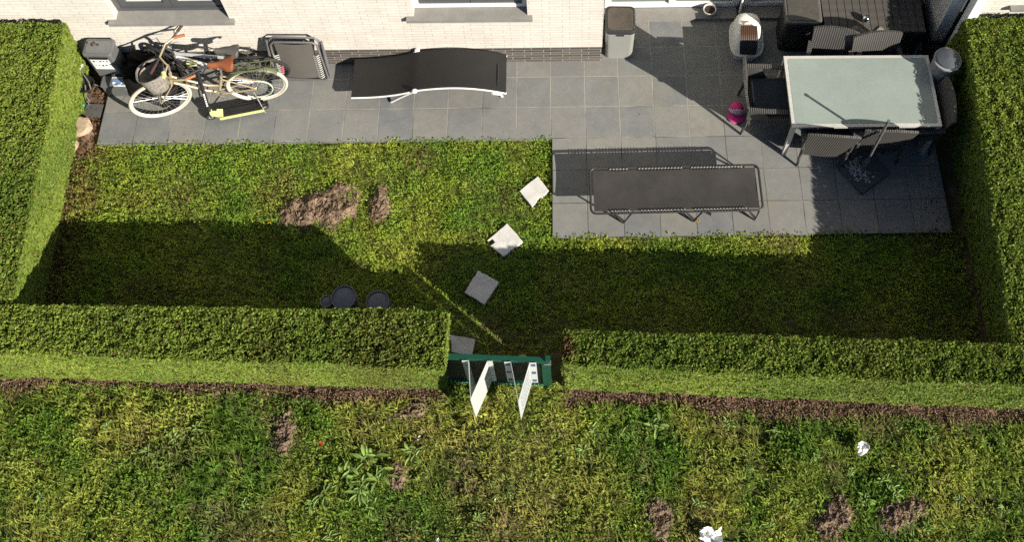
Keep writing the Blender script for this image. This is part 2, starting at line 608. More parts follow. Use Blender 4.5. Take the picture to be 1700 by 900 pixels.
def height_sheet(name, x0, x1, y0, y1, z, amp, res, mt, seed, colf=None, crumb=None):
    nx, ny = int((x1 - x0) / res), int((y1 - y0) / res)
    X, Y = np.meshgrid(np.linspace(x0, x1, nx + 1), np.linspace(y0, y1, ny + 1))
    Z = ground_z(X, Y, z, amp, seed)
    if crumb is not None:
        Z = Z + crumb(X, Y) * (.030 * (vnoise(X, Y, .05, seed + 20) - .5) + .022 * (rng.random(X.shape) - .5))
    V = np.stack([X, Y, Z], -1).reshape(-1, 3)
    i, j = np.meshgrid(np.arange(nx), np.arange(ny))
    a = (j * (nx + 1) + i).ravel()
    F = np.stack([a, a + 1, a + nx + 2, a + nx + 1], 1)
    c = colf(V[:, 0], V[:, 1]) if colf else None
    return np_mesh(name, V, F, np.full(len(F), 4), mt, None, c, True)

def ground_z(x, y, z, amp, seed):
    return z + amp * (fbm(x, y, .5, seed) - .5) + amp * .4 * (fbm(x, y, .09, seed + 9, 2) - .5)
# ---- where bare soil and dry grass lie
MOLES = [  # x, y, radius x, radius y, height, turn
    (-2.56, -1.60, .36, .24, .075, .35), (-1.90, -1.57, .10, .19, .04, -.1),
    (-2.64, -4.05, .13, .23, .06, -.1), (-1.52, -4.42, .085, .16, .05, .25), (-1.43, -3.86, .19, .08, .03, .35),
    (1.0, -4.86, .12, .19, .045, .25), (2.72, -4.86, .21, .17, .055, .4), (3.28, -4.88, .26, .13, .055, .2)]
def mole_d(x, y, k):
    mx, my, rx, ry, h, t = MOLES[k]
    dx, dy = x - mx, y - my
    a, b = dx * math.cos(t) + dy * math.sin(t), -dx * math.sin(t) + dy * math.cos(t)
    return np.sqrt((a / rx) ** 2 + (b / ry) ** 2) + 1.15 * (fbm(x, y, .15, 200 + k, 4) - .5)
def mole_f(x, y):
    s = np.zeros_like(x)
    for k in range(len(MOLES)):
        s = np.maximum(s, np.clip((1.0 - mole_d(x, y, k)) / .5, 0, 1))
    return s
def hedge_front_y(x):
    return -3.44 - .047 * (x + 5.6)
def strip_f(x, y):
    """bare strip at the foot of the outer hedge"""
    d = hedge_front_y(x) - y
    wdt = .045 + .22 * np.clip(fbm(x, y * .6, .55, 41) * 1.6 - .35, 0, 1)
    patch = np.clip((1.0 - d / wdt) * 2.2, 0, 1)
    gapg = np.clip(np.minimum((x + 1.15) / .12, (.20 - x) / .12), 0, 1)
    return patch * (1 - .97 * gapg)
def lawn_soil(x, y):
    b = np.clip((np.where(y > -.95, -5.12, -5.36) - x + .42 * (fbm(x, y, .35, 51) - .5)) / .12, 0, 1)
    r = np.clip((x - 4.40 + .3 * (fbm(x, y, .3, 52) - .5)) / .2, 0, 1)
    f = np.clip((-2.75 - y + .7 * (fbm(x, y, .3, 53) - .5)) / .25, 0, 1) * .35
    return np.maximum(np.maximum(b, r), f)

def dirt_col(base, soil):
    def f(x, y):
        s = np.clip(np.maximum(mole_f(x, y), soil(x, y)), 0, 1)[:, None]
        n = fbm(x, y, .08, 61)[:, None]
        br = np.array([.150, .097, .068]) * (.35 + 1.3 * n) * (.7 + .6 * rng.random((len(x), 1)))
        gr = np.array(base) * (.7 + .8 * n)
        return gr * (1 - s) + br * s
    return f
M_dirtcol = leafmat('soil_and_thatch', .95, .1, 0)
tag(height_sheet('lawn', -5.62, 4.75, -3.75, .25, -.055, .03, .035, M_dirtcol, 3, dirt_col((.062, .068, .02), lawn_soil), lawn_soil), kind='structure')
tag(height_sheet('meadow_ground', -9.5, 9.5, -8.5, -3.30, .085, .10, .028, M_dirtcol, 4, dirt_col((.065, .066, .024), strip_f), strip_f), kind='structure')

# ------------------------------------------------------------------ grass
def blades(P, L, W, lean, az, col, name, mt, bend=.5, parent=None):
    n = len(P)
    d = np.stack([np.cos(az) * np.sin(lean), np.sin(az) * np.sin(lean), np.cos(lean)], 1)
    b = np.stack([-np.sin(az), np.cos(az), np.zeros(n)], 1) * (W / 2)[:, None]
    tipd = np.stack([np.cos(az), np.sin(az), np.full(n, -.25)], 1)
    mid = P + d * (L * .55)[:, None]
    tip = mid + (d * (1 - bend) + tipd * bend) * (L * .5)[:, None]
    V = np.stack([P - b * .7, P + b * .7, mid + b, mid - b, tip], 1).reshape(-1, 3)
    k = np.arange(n) * 5
    quad = np.stack([k, k + 1, k + 2, k + 3], 1)
    tri = np.stack([k + 3, k + 2, k + 4], 1)
    loops = np.concatenate([quad.ravel(), tri.ravel()])
    sizes = np.concatenate([np.full(n, 4), np.full(n, 3)])
    return np_mesh(name, V, loops, sizes, mt, parent, np.repeat(col, 5, 0))
def leaves(P, N, L, W, col, name, mt, parent=None, fold=.25):
    n = len(P)
    N = N / np.linalg.norm(N, axis=1, keepdims=True)
    t = rng.normal(size=(n, 3))
    t -= N * (t * N).sum(1, keepdims=True)
    t /= np.linalg.norm(t, axis=1, keepdims=True)
    b = np.cross(N, t)
    L, W = L[:, None], W[:, None]
    V = np.stack([P - t * L * .5, P + b * W * .5 + N * W * fold + t * L * .03, P + t * L * .5 - N * L * .08, P - b * W * .5 + N * W * fold + t * L * .03], 1).reshape(-1, 3)
    k = np.arange(n) * 4
    tri = np.concatenate([np.stack([k, k + 1, k + 2], 1), np.stack([k, k + 2, k + 3], 1)])
    return np_mesh(name, V, tri.ravel(), np.full(2 * n, 3), mt, parent, np.repeat(col, 4, 0))
def mixc(a, b, t):
    return np.array(a)[None] * (1 - t[:, None]) + np.array(b)[None] * t[:, None]
def merge(objs, name):
    """join freshly made meshes (blades + small leaves) into one stuff object"""
    a = objs[0]
    vs, ls, ss, cs, off = [], [], [], [], 0
    for o in objs:
        me = o.data
        nv, nl, npoly = len(me.vertices), len(me.loops), len(me.polygons)
        q = np.empty(nv * 3, np.float32); me.vertices.foreach_get('co', q); vs.append(q.reshape(-1, 3))
        l = np.empty(nl, np.int32); me.loops.foreach_get('vertex_index', l); ls.append(l + off)
        s = np.empty(npoly, np.int32); me.polygons.foreach_get('loop_total', s); ss.append(s)
        c = np.empty(nv * 4, np.float32); me.attributes['col'].data.foreach_get('color', c); cs.append(c.reshape(-1, 4)[:, :3])
        off += nv
    m = a.data.materials[0]
    o2 = np_mesh(name, np.concatenate(vs), np.concatenate(ls), np.concatenate(ss), m, None, np.concatenate(cs))
    for o in objs:
        me = o.data
        bpy.data.objects.remove(o)
        bpy.data.meshes.remove(me)
    return o2

STEPS = [[(-.152, -1.268), (-.03, -1.444), (-.218, -1.636), (-.36, -1.447)], [(-.489, -1.83), (-.308, -2.041), (-.522, -2.209), (-.709, -2.028)],
         [(-.791, -2.36), (-.562, -2.496), (-.716, -2.737), (-.951, -2.59)], [(-1.06, -3.052), (-.80, -3.099), (-.826, -3.267), (-1.089, -3.232)]]
def on_step(x, y):
    m = np.zeros(len(x), bool)
    for q in STEPS:
        c = np.mean(q, 0)
        inside = np.ones(len(x), bool)
        for (a, b) in zip(q, q[1:] + q[:1]):
            cr = (b[0] - a[0]) * (y - a[1]) - (b[1] - a[1]) * (x - a[0])
            cc = (b[0] - a[0]) * (c[1] - a[1]) - (b[1] - a[1]) * (c[0] - a[0])
            inside &= (np.sign(cc) * cr > -.004)
        m |= inside
    return m

def tuft_dir(x, y, sd_):
    return 4 * PI * vnoise(x, y, .075, sd_) + rng.normal(0, .55, len(x))

def lawn_region(x, y):
    ok = np.where(x < .0, y < -.775, y < -1.955)
    ok &= (x > -5.55) & (x < 4.5) & (y > -3.62)
    ok &= ~on_step(x, y)
    return ok
def scatter(x0, x1, y0, y1, dens):
    n = int((x1 - x0) * (y1 - y0) * dens)
    return rng.uniform(x0, x1, n), rng.uniform(y0, y1, n)

def lawn_color(x, y, kind):
    n = len(x)
    a = np.clip((fbm(x, y, .7, 71) - .32) * 2.6, 0, 1)     # green <-> yellow patches
    bq = np.clip((fbm(x, y, .22, 75) - .35) * 2.6, 0, 1)
    r = rng.random(n)
    c = mixc((.155, .255, .032), (.36, .365, .056), np.clip(.55 * a + .30 * bq + .3 * (r - .5), 0, 1))
    br = np.clip((fbm(x, y, .5, 79) - .56) * 4, 0, 1) * (rng.random(n) < .45)
    edge = np.clip((-4.95 - x) / .45, 0, 1) * (rng.random(n) < .55)
    br = np.maximum(br, edge)
    c = c * (1 - br[:, None]) + np.array([.20, .135, .06]) * br[:, None]
    if kind == 'leaf':
        c = c * np.array([.95, 1.10, .95])
    c *= ((.68 + .68 * vnoise(x, y, .065, 77)) * (.70 + .6 * rng.random(n)))[:, None]
    return c

# garden lawn
x, y = scatter(-5.6, 4.5, -3.6, -.7, 6000)
s = np.maximum(lawn_soil(x, y), mole_f(x, y))
thin = np.clip((fbm(x, y, .16, 83) - .2) * 3, .35, 1)
k = lawn_region(x, y) & (rng.random(len(x)) > s * .93) & (rng.random(len(x)) < thin)
x, y = x[k], y[k]
n = len(x)
P = np.stack([x, y, ground_z(x, y, -.06, .03, 3)], 1)
o1 = blades(P, rng.uniform(.035, .07, n), rng.uniform(.007, .013, n), rng.normal(.95, .3, n), tuft_dir(x, y, 31), lawn_color(x, y, 'blade'), 'lawn_grass', M_grass)
x, y = scatter(-5.6, 4.5, -3.6, -.7, 3600)
s = np.maximum(lawn_soil(x, y), mole_f(x, y))
clov = np.clip((fbm(x, y, .35, 86) - .30) * 3, .22, 1)
k = lawn_region(x, y) & (rng.random(len(x)) > s * .97) & (rng.random(len(x)) < clov)
x, y = x[k], y[k]
n = len(x)
N = np.stack([rng.normal(0, .5, n), rng.normal(0, .5, n), np.ones(n)], 1)
P = np.stack([x, y, rng.uniform(-.02, .016, n)], 1)
o2 = leaves(P, N, rng.uniform(.016, .038, n), rng.uniform(.012, .022, n), lawn_color(x, y, 'leaf'), 'lawn_grass', M_grass)
tag(merge([o1, o2], 'lawn_grass'), kind='stuff')

# meadow outside the hedge
def path_f(x, y):
    return np.exp(-((x - (-.25 + .25 * (y + 3.7))) / (.55 + .1 * (-y - 3.7))) ** 2)
def meadow_color(x, y, kind):
    n = len(x)
    a = np.clip((fbm(x, y, .8, 171) - .33) * 2.8, 0, 1)
    bq = np.clip((fbm(x, y, .22, 175) - .30) * 2.4, 0, 1)
    pth = path_f(x, y)
    lf = np.clip((.3 - x) / 6, 0, 1)
    t = np.clip(.62 * a + .45 * bq +   .42 * pth + .25 * (rng.random(n) - .5) - .28, 0, 1)
    c = mixc((.115, .20, .026), (.40, .38, .078), t)
    s = np.clip(strip_f(x, y) * 1.1 + np.clip((fbm(x, y, .45, 179) - .55) * 5, 0, 1) * .55 + .35 * pth * (y < -4.1), 0, 1) * (rng.random(n) < .75)
    c = c * (1 - s[:, None]) + np.array([.235, .150, .092]) * s[:, None]
    if kind == 'leaf':
        c = c * np.array([.95, 1.15, .95])
    c *= ((.65 + .75 * vnoise(x, y, .06, 177)) * (.70 + .6 * rng.random(n)))[:, None]
    return c
def meadow_region(x, y):
    gz = np.clip(np.minimum((x + 1.15) / .08, (.22 - x) / .08), 0, 1)
    return y < hedge_front_y(x) - .02 + .13 * gz + .05 * (fbm(x, y, .2, 91) - .5)
parts = []
for (x0, x1, y0, y1, db, dl) in ((-6.2, 5.6, -5.45, -3.3, 5200, 1900), (-9.4, 9.4, -8.4, -5.45, 900, 250), (-9.4, -6.2, -5.45, -3.2, 900, 250), (5.6, 9.4, -5.45, -3.6, 900, 250)):
    x, y = scatter(x0, x1, y0, y1, db)
    st = strip_f(x, y)
    s = np.maximum(st * .28, mole_f(x, y))
    dark = np.clip((fbm(x, y, .24, 183) - .18) * 3.2, .25, 1)
    k = meadow_region(x, y) & (rng.random(len(x)) > s * .95) & (rng.random(len(x)) < dark)
    x, y, st = x[k], y[k], st[k]
    n = len(x)
    tall = .6 + .9 * fbm(x, y, .3, 187)
    tall = tall * (1 - .35 * path_f(x, y)) * (1 - .45 * st)
    P = np.stack([x, y, ground_z(x, y, .08, .10, 4)], 1)
    parts.append(blades(P, rng.uniform(.06, .13, n) * tall, rng.uniform(.007, .013, n), rng.normal(.8, .32, n), tuft_dir(x, y, 33), meadow_color(x, y, 'blade'), 'meadow_grass', M_grass))
    x, y = scatter(x0, x1, y0, y1, dl)
    s = np.maximum(strip_f(x, y) * .8, mole_f(x, y))
    clov = np.clip((fbm(x, y, .4, 186) - .36) * 3.5, .12, 1) * (1 - .5 * path_f(x, y))
    k = meadow_region(x, y) & (rng.random(len(x)) > s * .97) & (rng.random(len(x)) < clov)
    x, y = x[k], y[k]
    n = len(x)
    N = np.stack([rng.normal(0, .6, n), rng.normal(0, .6, n), np.ones(n)], 1)
    P = np.stack([x, y, ground_z(x, y, .105, .10, 4) + rng.uniform(0, .06, n)], 1)
    parts.append(leaves(P, N, rng.uniform(.022, .055, n), rng.uniform(.013, .026, n), meadow_color(x, y, 'leaf'), 'meadow_grass', M_grass))
tag(merge(parts, 'meadow_grass'), kind='stuff')

# the lawns on either side, only glimpsed from a step aside
parts = []
for (x0, x1, y0, y1) in ((-10.5, -6.35, -3.3, .15), (6.4, 10.5, -4.0, .15)):
    x, y = scatter(x0, x1, y0, y1, 2200)
    n = len(x)
    parts.append(blades(np.stack([x, y, np.full(n, -.14)], 1), rng.uniform(.05, .10, n), rng.uniform(.012, .02, n), rng.normal(.9, .3, n), tuft_dir(x, y, 35), lawn_color(x, y, 'blade'), 'neighbouring_grass', M_grass))
tag(merge(parts, 'neighbouring_grass'), kind='stuff')

# crumbs, bark and dead leaves on the bare strip at the foot of the outer hedges
x, y = scatter(-6.3, 5.7, -4.6, -3.4, 6500)
k = (rng.random(len(x)) < strip_f(x, y) * .9 + .12 * strip_f(x, y + .12)) & (y < hedge_front_y(x) + .03)
x, y = x[k], y[k]
n = len(x)
c = mixc((.13, .078, .056), (.36, .24, .165), rng.random(n) ** 1.3)
strip_lit = leaves(np.stack([x, y, ground_z(x, y, .095, .10, 4) + rng.uniform(0, .03, n)], 1), np.stack([rng.normal(0, .8, n), rng.normal(0, .8, n), np.ones(n)], 1), rng.uniform(.012, .035, n), rng.uniform(.008, .018, n), c, 'dead_leaf_strip', M_deadleaf)
tag(strip_lit, kind='stuff')

# leaf litter on the soil borders, and paler dapple flakes at the paving edge
x, y = scatter(-5.55, -5.0, -2.6, .15, 1500)
k = (x < -5.2 + .25 * (rng.random(len(x)) - .3)) & ((x < -5.21) | (y < -.85))
x, y = x[k], y[k]
n = len(x)
c = mixc((.05, .03, .018), (.23, .12, .05), rng.random(n)) * (.5 + .8 * rng.random(n))[:, None]
lit = leaves(np.stack([x, y, rng.uniform(-.05, -.02, n)], 1), np.stack([rng.normal(0, .5, n), rng.normal(0, .5, n), np.ones(n)], 1), rng.uniform(.02, .05, n), rng.uniform(.012, .025, n), c, 'litter_and_dapples', M_deadleaf)
x, y = scatter(4.05, 4.62, -3.3, .1, 170)
n = len(x)
c = mixc((.14, .10, .06), (.36, .30, .19), rng.random(n)) * (.5 + .8 * rng.random(n))[:, None]  # flakes lightened to stand in for sun dapples through the hedge
dapple_flakes = leaves(np.stack([x, y, np.where((x < 4.4) & (y > -2), .004, -.035)], 1), np.stack([rng.normal(0, .35, n), rng.normal(0, .35, n), np.ones(n)], 1), rng.uniform(.02, .045, n), rng.uniform(.010, .02, n), c, 'litter_and_dapples', M_deadleaf)
tag(merge([lit, dapple_flakes], 'litter_and_dapples'), kind='stuff')

# ------------------------------------------------------------------ hedges
def hedge(label, bot, top, seed, dens, brown=None, zb=-.05):
    """bot/top: four plan corners each, counter-clockwise seen from above; dens: leaves per m2 on [top, side0..side3]"""
    h = thing('clipped_hedge', label, 'hedge', (0, 0, 0), 0, 'clipped garden hedges')
    B = np.array([(q[0], q[1], zb) for q in bot], float)
    T = np.array([q for q in top], float)
    faces = [T] + [np.array([B[i], B[(i + 1) % 4], T[(i + 1) % 4], T[i]]) for i in range(4)]
    Ps, Ns, Ls = [], [], []
    for fi, (q, dn) in enumerate(zip(faces, dens)):
        is_top = fi == 0
        e1, e2 = q[1] - q[0], q[3] - q[0]
        nn = np.cross(e1, e2)
        area = .5 * np.linalg.norm(np.cross(q[2] - q[0], q[3] - q[1]))
        n = int(area * dn)
        u, v = rng.random(n)[:, None], rng.random(n)[:, None]
        P = (q[0] * (1 - u) + q[1] * u) * (1 - v) + (q[3] * (1 - u) + q[2] * u) * v
        nn = nn / np.linalg.norm(nn)
        a, b = P @ (e1 / np.linalg.norm(e1)), P @ (e2 / np.linalg.norm(e2))
        bulge = .035 * (fbm(a, b, .55, seed + 3) - .5) + (.055 if is_top else .035) * (vnoise(a, b, .07, seed + 5) - .5)
        dep = rng.exponential(.030 if is_top else .011, n)
        P = P + nn * (bulge - np.minimum(dep, .10) + .012)[:, None]
        Ps.append(P)
        N = (nn[None] * .50 + rng.normal(0, .55, (n, 3))) if is_top else (nn[None] * .85 + rng.normal(0, .42, (n, 3)) + np.array([0, 0, .48]))
        Ns.append(N)
        Ls.append(np.full(n, 1.0 if is_top else 1.3))
    P, N = np.concatenate(Ps), np.concatenate(Ns)
    n = len(P)
    t = np.clip(.5 + .9 * (fbm(P[:, 0], P[:, 1] + P[:, 2], .8, seed) - .5) + .55 * (rng.random(n) - .5), 0, 1)
    c = mixc((.110, .185, .026), (.275, .345, .055), t)
    old = (rng.random(n) < .07)
    c[old] = np.array([.16, .12, .04])
    if brown:
        for (bx, by, br, st) in brown:
            d = np.sqrt((P[:, 0] - bx) ** 2 + (P[:, 1] - by) ** 2)
            f = np.clip((br - d) / br * 1.6, 0, 1) * st * (rng.random(n) < .8)
            c = c * (1 - f[:, None]) + np.array([.115, .058, .030]) * f[:, None]
    c *= (.68 + .6 * rng.random(n))[:, None]
    leaves(P, N, rng.uniform(.028, .046, n) * np.concatenate(Ls), rng.uniform(.017, .027, n) * np.concatenate(Ls), c, 'foliage', M_leaf, h)
    cen = T.mean(0)
    ins = .075
    def inset(Q, dz):
        c0 = Q.mean(0)
        out = []
        for i in range(4):
            a = (Q[i] - Q[i - 1]) / np.linalg.norm(Q[i] - Q[i - 1])
            b = (Q[i] - Q[(i + 1) % 4]) / np.linalg.norm(Q[i] - Q[(i + 1) % 4])
            r = Q[i] - (a + b) * ins
            r[2] += dz
            out.append(tuple(r))
        return out
    m = MB()
    m.add(inset(B, 0) + inset(T, -ins), [(3, 2, 1, 0), (4, 5, 6, 7)] + [(i, (i + 1) % 4, 4 + (i + 1) % 4, 4 + i) for i in range(4)])
    m.build('dark_core', M_core, h)  # solid box showing through leaf gaps as painted inner shade
    return h
D, DL = 9000, 2400
hl = 1.17
hedge('long clipped hedge beside the stones and the heap of bicycle gear',
      [(-6.3, -3.0), (-5.40, -3.0), (-5.50, .14), (-6.3, .14)], [(-6.35, -3.0, hl), (-5.135, -3.0, hl), (-5.335, .11, hl), (-6.35, .11, hl)], 5,
      [D, DL, 10500, DL, 600])
hedge('clipped hedge along the meadow that shelters the two dark round pots',
      [(-8.5, -3.30), (-1.10, -3.615), (-1.07, -3.20), (-8.5, -2.99)], [(-8.5, -3.33, hl), (-1.0, -3.69, hl), (-.995, -3.165, hl), (-8.5, -2.955, hl)], 15,
      [D, 10500, 10000, 3200, 600], brown=[(-1.6, -3.5, .5, .35), (-2.6, -3.5, .3, .25)], zb=.02)
hr = 1.10
hedge('clipped hedge along the meadow with dead brown twigs at its end by the gate',
      [(.145, -3.62), (8.0, -4.09), (8.0, -3.72), (.145, -3.36)], [(.128, -3.655, hr), (8.0, -4.12, hr), (8.0, -3.70, hr), (.128, -3.345, hr)], 25,
      [D, 10500, 600, 3200, 6000], brown=[(.12, -3.50, .17, .95), (3.0, -3.7, .35, .2)], zb=.02)
hr2 = 1.08
hedge('broad clipped hedge behind the frosted glass dining table',
      [(4.56, -3.62), (6.4, -3.7), (6.4, .14), (4.62, .14)], [(4.375, -3.60, hr2), (6.4, -3.7, hr2), (6.4, .12, hr2), (4.63, .08, hr2)], 35,
      [D, 600, 600, 2500, 3600], zb=-.05)

# ------------------------------------------------------------------ house
HY = .215
def wall_with_openings(m, x0, x1, z0, z1, y, depth, ops):
    xs = sorted({x0, x1, *[o[0] for o in ops], *[o[1] for o in ops]})
    zs = sorted({z0, z1, *[o[2] for o in ops], *[o[3] for o in ops]})
    for a, b in zip(xs, xs[1:]):
        for c, d in zip(zs, zs[1:]):
            mx, mz = (a + b) / 2, (c + d) / 2
            if any(o[0] < mx < o[1] and o[2] < mz < o[3] for o in ops):
                continue
            m.add([(a, y, c), (b, y, c), (b, y, d), (a, y, d)], [(0, 1, 2, 3)])
    for (a, b, c, d) in ops:
        Y = y + depth
        m.add([(a, y, c), (a, Y, c), (a, Y, d), (a, y, d), (b, y, c), (b, Y, c), (b, Y, d), (b, y, d)], [(0, 3, 2, 1), (4, 5, 6, 7), (3, 7, 6, 2), (0, 1, 5, 4)])
house = thing('brick_house', 'white brick house with brown brick plinth and two windows above the bicycles and loungers', 'house', (0, HY, 0))
WIN = [(-4.82, -3.565, 1.055, 2.35), (-1.512, -.245, 1.055, 2.35)]
UP = [(-4.82, -3.565, 3.8, 5.1), (-1.512, -.245, 3.8, 5.1)]
m = MB()
wall_with_openings(m, -10, .605, .33, 5.8, 0, .18, WIN + UP)
m.add([(.605, 0, .33), (.605, .79, .33), (.605, .79, 5.8), (.605, 0, 5.8)], [(0, 1, 2, 3)])
m.build('wall', M_wbrick, house)
m = MB()
wall_with_openings(m, .605, 4.49, .02, 5.8, .79, .12, [(.66, 2.30, .09, 2.3), (2.36, 4.2, .09, 2.3)])
m.build('garden_door_wall', M_wbrick, house)
m = MB()
m.box((-4.71, .19, .165), (10.62, .384, .33))
m.build('plinth', M_plinth, house)
m = MB()
m.box((-2.7, 4.2, 5.86), (15.0, 8.6, .12))
m.add([(-10, .02, 0), (-10, 8.4, 0), (-10, 8.4, 5.8), (-10, .02, 5.8), (4.6, .9, 2.4), (4.6, 8.4, 2.4), (4.6, 8.4, 5.8), (4.6, .9, 5.8)], [(3, 2, 1, 0), (4, 5, 6, 7), (1, 5, 6, 2)])
m.build('roof', M_roof, house)
def window(x0, x1, z0, z1, outer, yoff=.105):
    w_ = MB()
    t, d = .055, .06
    y = yoff + d / 2
    for c, dd in ((((x0 + x1) / 2, y, z0 + t / 2), (x1 - x0, d, t)), (((x0 + x1) / 2, y, z1 - t / 2), (x1 - x0, d, t)), ((x0 + t / 2, y, (z0 + z1) / 2), (t, d, z1 - z0 - 2 * t)), ((x1 - t / 2, y, (z0 + z1) / 2), (t, d, z1 - z0 - 2 * t))):
        w_.box(c, dd)
    f = w_.build('window', outer, house)
    xm = (x0 + x1) / 2
    for (a, b) in ((x0 + t, xm), (xm, x1 - t)):
        sh = MB()
        s_ = .075
        yy = y + .012
        for c, dd in ((((a + b) / 2, yy, z0 + t + s_ / 2), (b - a - .006, .05, s_)), (((a + b) / 2, yy, z1 - t - s_ / 2), (b - a - .006, .05, s_)), ((a + s_ / 2 + .003, yy, (z0 + z1) / 2), (s_, .05, z1 - z0 - 2 * t - 2 * s_)), ((b - s_ / 2 - .003, yy, (z0 + z1) / 2), (s_, .05, z1 - z0 - 2 * t - 2 * s_))):
            sh.box(c, dd)
        so_ = sh.build('sash', M_frame, f)
        bd = MB()
        i0, i1, j0 = a + s_ + .003, b - s_ - .003, z0 + t + s_
        bd.box(((i0 + i1) / 2, yy + .016, j0 + .010), (i1 - i0, .03, .02))
        bd.box((i0 + .008, yy + .016, (j0 + z1) / 2), (.016, .03, z1 - j0 - .2))
        bd.build('glazing_bead', M_bead, f)
        pn = MB()
        pn.box(((i0 + i1) / 2, yy + .03, (j0 + z1 - t - s_) / 2), (i1 - i0, .012, z1 - t - s_ - j0))
        pn.build('pane', M_glass, f)
    return f
for k, o in enumerate(WIN + UP):
    window(o[0], o[1], o[2] + .02, o[3], M_frame if k != 1 else M_whiteframe)
    m = MB()
    x0, x1, z = o[0], o[1], o[2]
    a, b = x0 - .085, x1 + .055
    # sloping sill with ears past the reveal
    m.add([(a, -.055, z - .055), (b, -.055, z - .055), (b, -.0015, z - .055), (a, -.0015, z - .055), (a, -.055, z - .004), (b, -.055, z - .004), (b, -.0015, z + .004), (a, -.0015, z + .004)],
          [(3, 2, 1, 0), (0, 1, 5, 4), (1, 2, 6, 5), (3, 0, 4, 7), (4, 5, 6, 7)])
    m.add([(x0, -.0015, z + .004), (x1, -.0015, z + .004), (x1, .11, z + .016), (x0, .11, z + .016)], [(0, 1, 2, 3)])
    m.build('window_sill', M_sill, house)
# sliding garden door and its stone threshold, in the recess
dr = MB()
for (a, b) in ((.66, 2.30), (2.36, 4.2)):
    dr.box(((a + b) / 2, .745, .10), (b - a, .07, .08))
    dr.box(((a + b) / 2, .745, 2.26), (b - a, .07, .08))
    for xx in (a + .04, b - .04, (a + b) / 2):
        dr.box((xx, .745, 1.18), (.08, .07, 2.08))
dro = dr.build('garden_door', M_whiteframe, house)
pn = MB()
for (a, b) in ((.74, 1.44), (1.52, 2.22), (2.44, 3.24), (3.32, 4.12)):
    pn.box(((a + b) / 2, .75, 1.18), (b - a - .002, .012, 2.07))
pn.build('pane', M_glass, dro)
m = MB()
m.box((1.83, .622, .03), (2.44, .16, .06))
m.build('threshold', M_sill, house)

wing = thing('wing_wall', 'narrow free end of a white brick garden wall between dining corner and hedge', 'wall', (4.56, .255, 0))
m = MB()
m.box((0, .40, 1.55), (.145, .80, 2.44))
m.build('wall', M_shade_brick, wing)
m = MB()
m.box((0, .40, .165), (.149, .804, .33))
m.build('plinth', M_plinth, wing)
m = MB()
m.box((0, .40, 2.80), (.20, .86, .06))
m.build('coping', M_sill, wing)
dp = thing('downpipe', 'dark grey rainwater pipe between the wing wall and the neighbouring house', 'pipe', (4.672, .34, 0))
m = MB()
m.tube([(0, 0, -.02), (0, 0, 5.6)], .032, 12)
m.build('pipe', M_frame, dp)
for z in (1.3, 2.9, 4.5):
    m = MB()
    m.tube([(0, 0, z), (0, 0, z + .03)], .037, 12)
    m.build('bracket', M_darkmetal, dp)
nb = thing('neighbouring_house', 'neighbouring white brick house just seen behind the broad hedge', 'house', (4.72, HY, 0))
m = MB()
wall_with_openings(m, .095, 5.0, .33, 5.8, 0, .2, [(.48, 1.7, 1.16, 2.4)])
m.add([(.095, 0, .33), (.095, 6, .33), (.095, 6, 5.8), (.095, 0, 5.8)], [(3, 2, 1, 0)])
m.build('wall', M_wbrick, nb)
m = MB()
m.box((2.55, .19, .165), (4.91, .384, .33))
m.build('plinth', M_plinth, nb)
m = MB()
m.box((-.012, -.065, 2.8), (.11, .115, 5.6))
m.build('corner_post', M_whiteframe, nb)
m = MB()
m.box((2.5, 3.0, 5.86), (5.2, 6.2, .12))
m.build('roof', M_roof, nb)
m = MB()
m.box((1.09, -.02, 1.135), (1.36, .09, .045))
m.build('window_sill', M_sill, nb)
m = MB()
m.box((1.09, .16, 1.78), (1.2, .06, 1.22))
f = m.build('window', M_frame, nb)
m = MB()
m.box((1.09, .126, 1.78), (1.06, .012, 1.08))
m.build('pane', M_glass, f)

# ------------------------------------------------------------------ stepping stones, fieldstones, soil heaps
def flat_poly(m, pts, z0, z1, jit=.0, chips=3, seed=0):
    rr = random.Random(seed)
    out = []
    for i, (a, b) in enumerate(zip(pts, pts[1:] + pts[:1])):
        for k in range(5):
            t = k / 5
            j = jit if k else jit * .3
            out.append((a[0] + (b[0] - a[0]) * t + rr.uniform(-j, j), a[1] + (b[1] - a[1]) * t + rr.uniform(-j, j)))
    n = len(out)
    cx, cy = sum(q[0] for q in out) / n, sum(q[1] for q in out) / n
    vs = [(q[0], q[1], z0) for q in out] + [(q[0], q[1], z1 - .006) for q in out] + [(cx + (q[0] - cx) * .965, cy + (q[1] - cy) * .965, z1) for q in out]
    fs = [(i, (i + 1) % n, n + (i + 1) % n, n + i) for i in range(n)] + [(n + i, n + (i + 1) % n, 2 * n + (i + 1) % n, 2 * n + i) for i in range(n)] + [tuple(range(2 * n, 3 * n))]
    m.add(vs, fs)
labs = ['pale slate stepping stone beside the patio corner, first of the row', 'pale slate stepping stone half in the hedge shadow, second from the patio',
        'grey slate stepping stone wholly in the hedge shadow, third from the patio', 'grey slate stepping stone just behind the green gate']
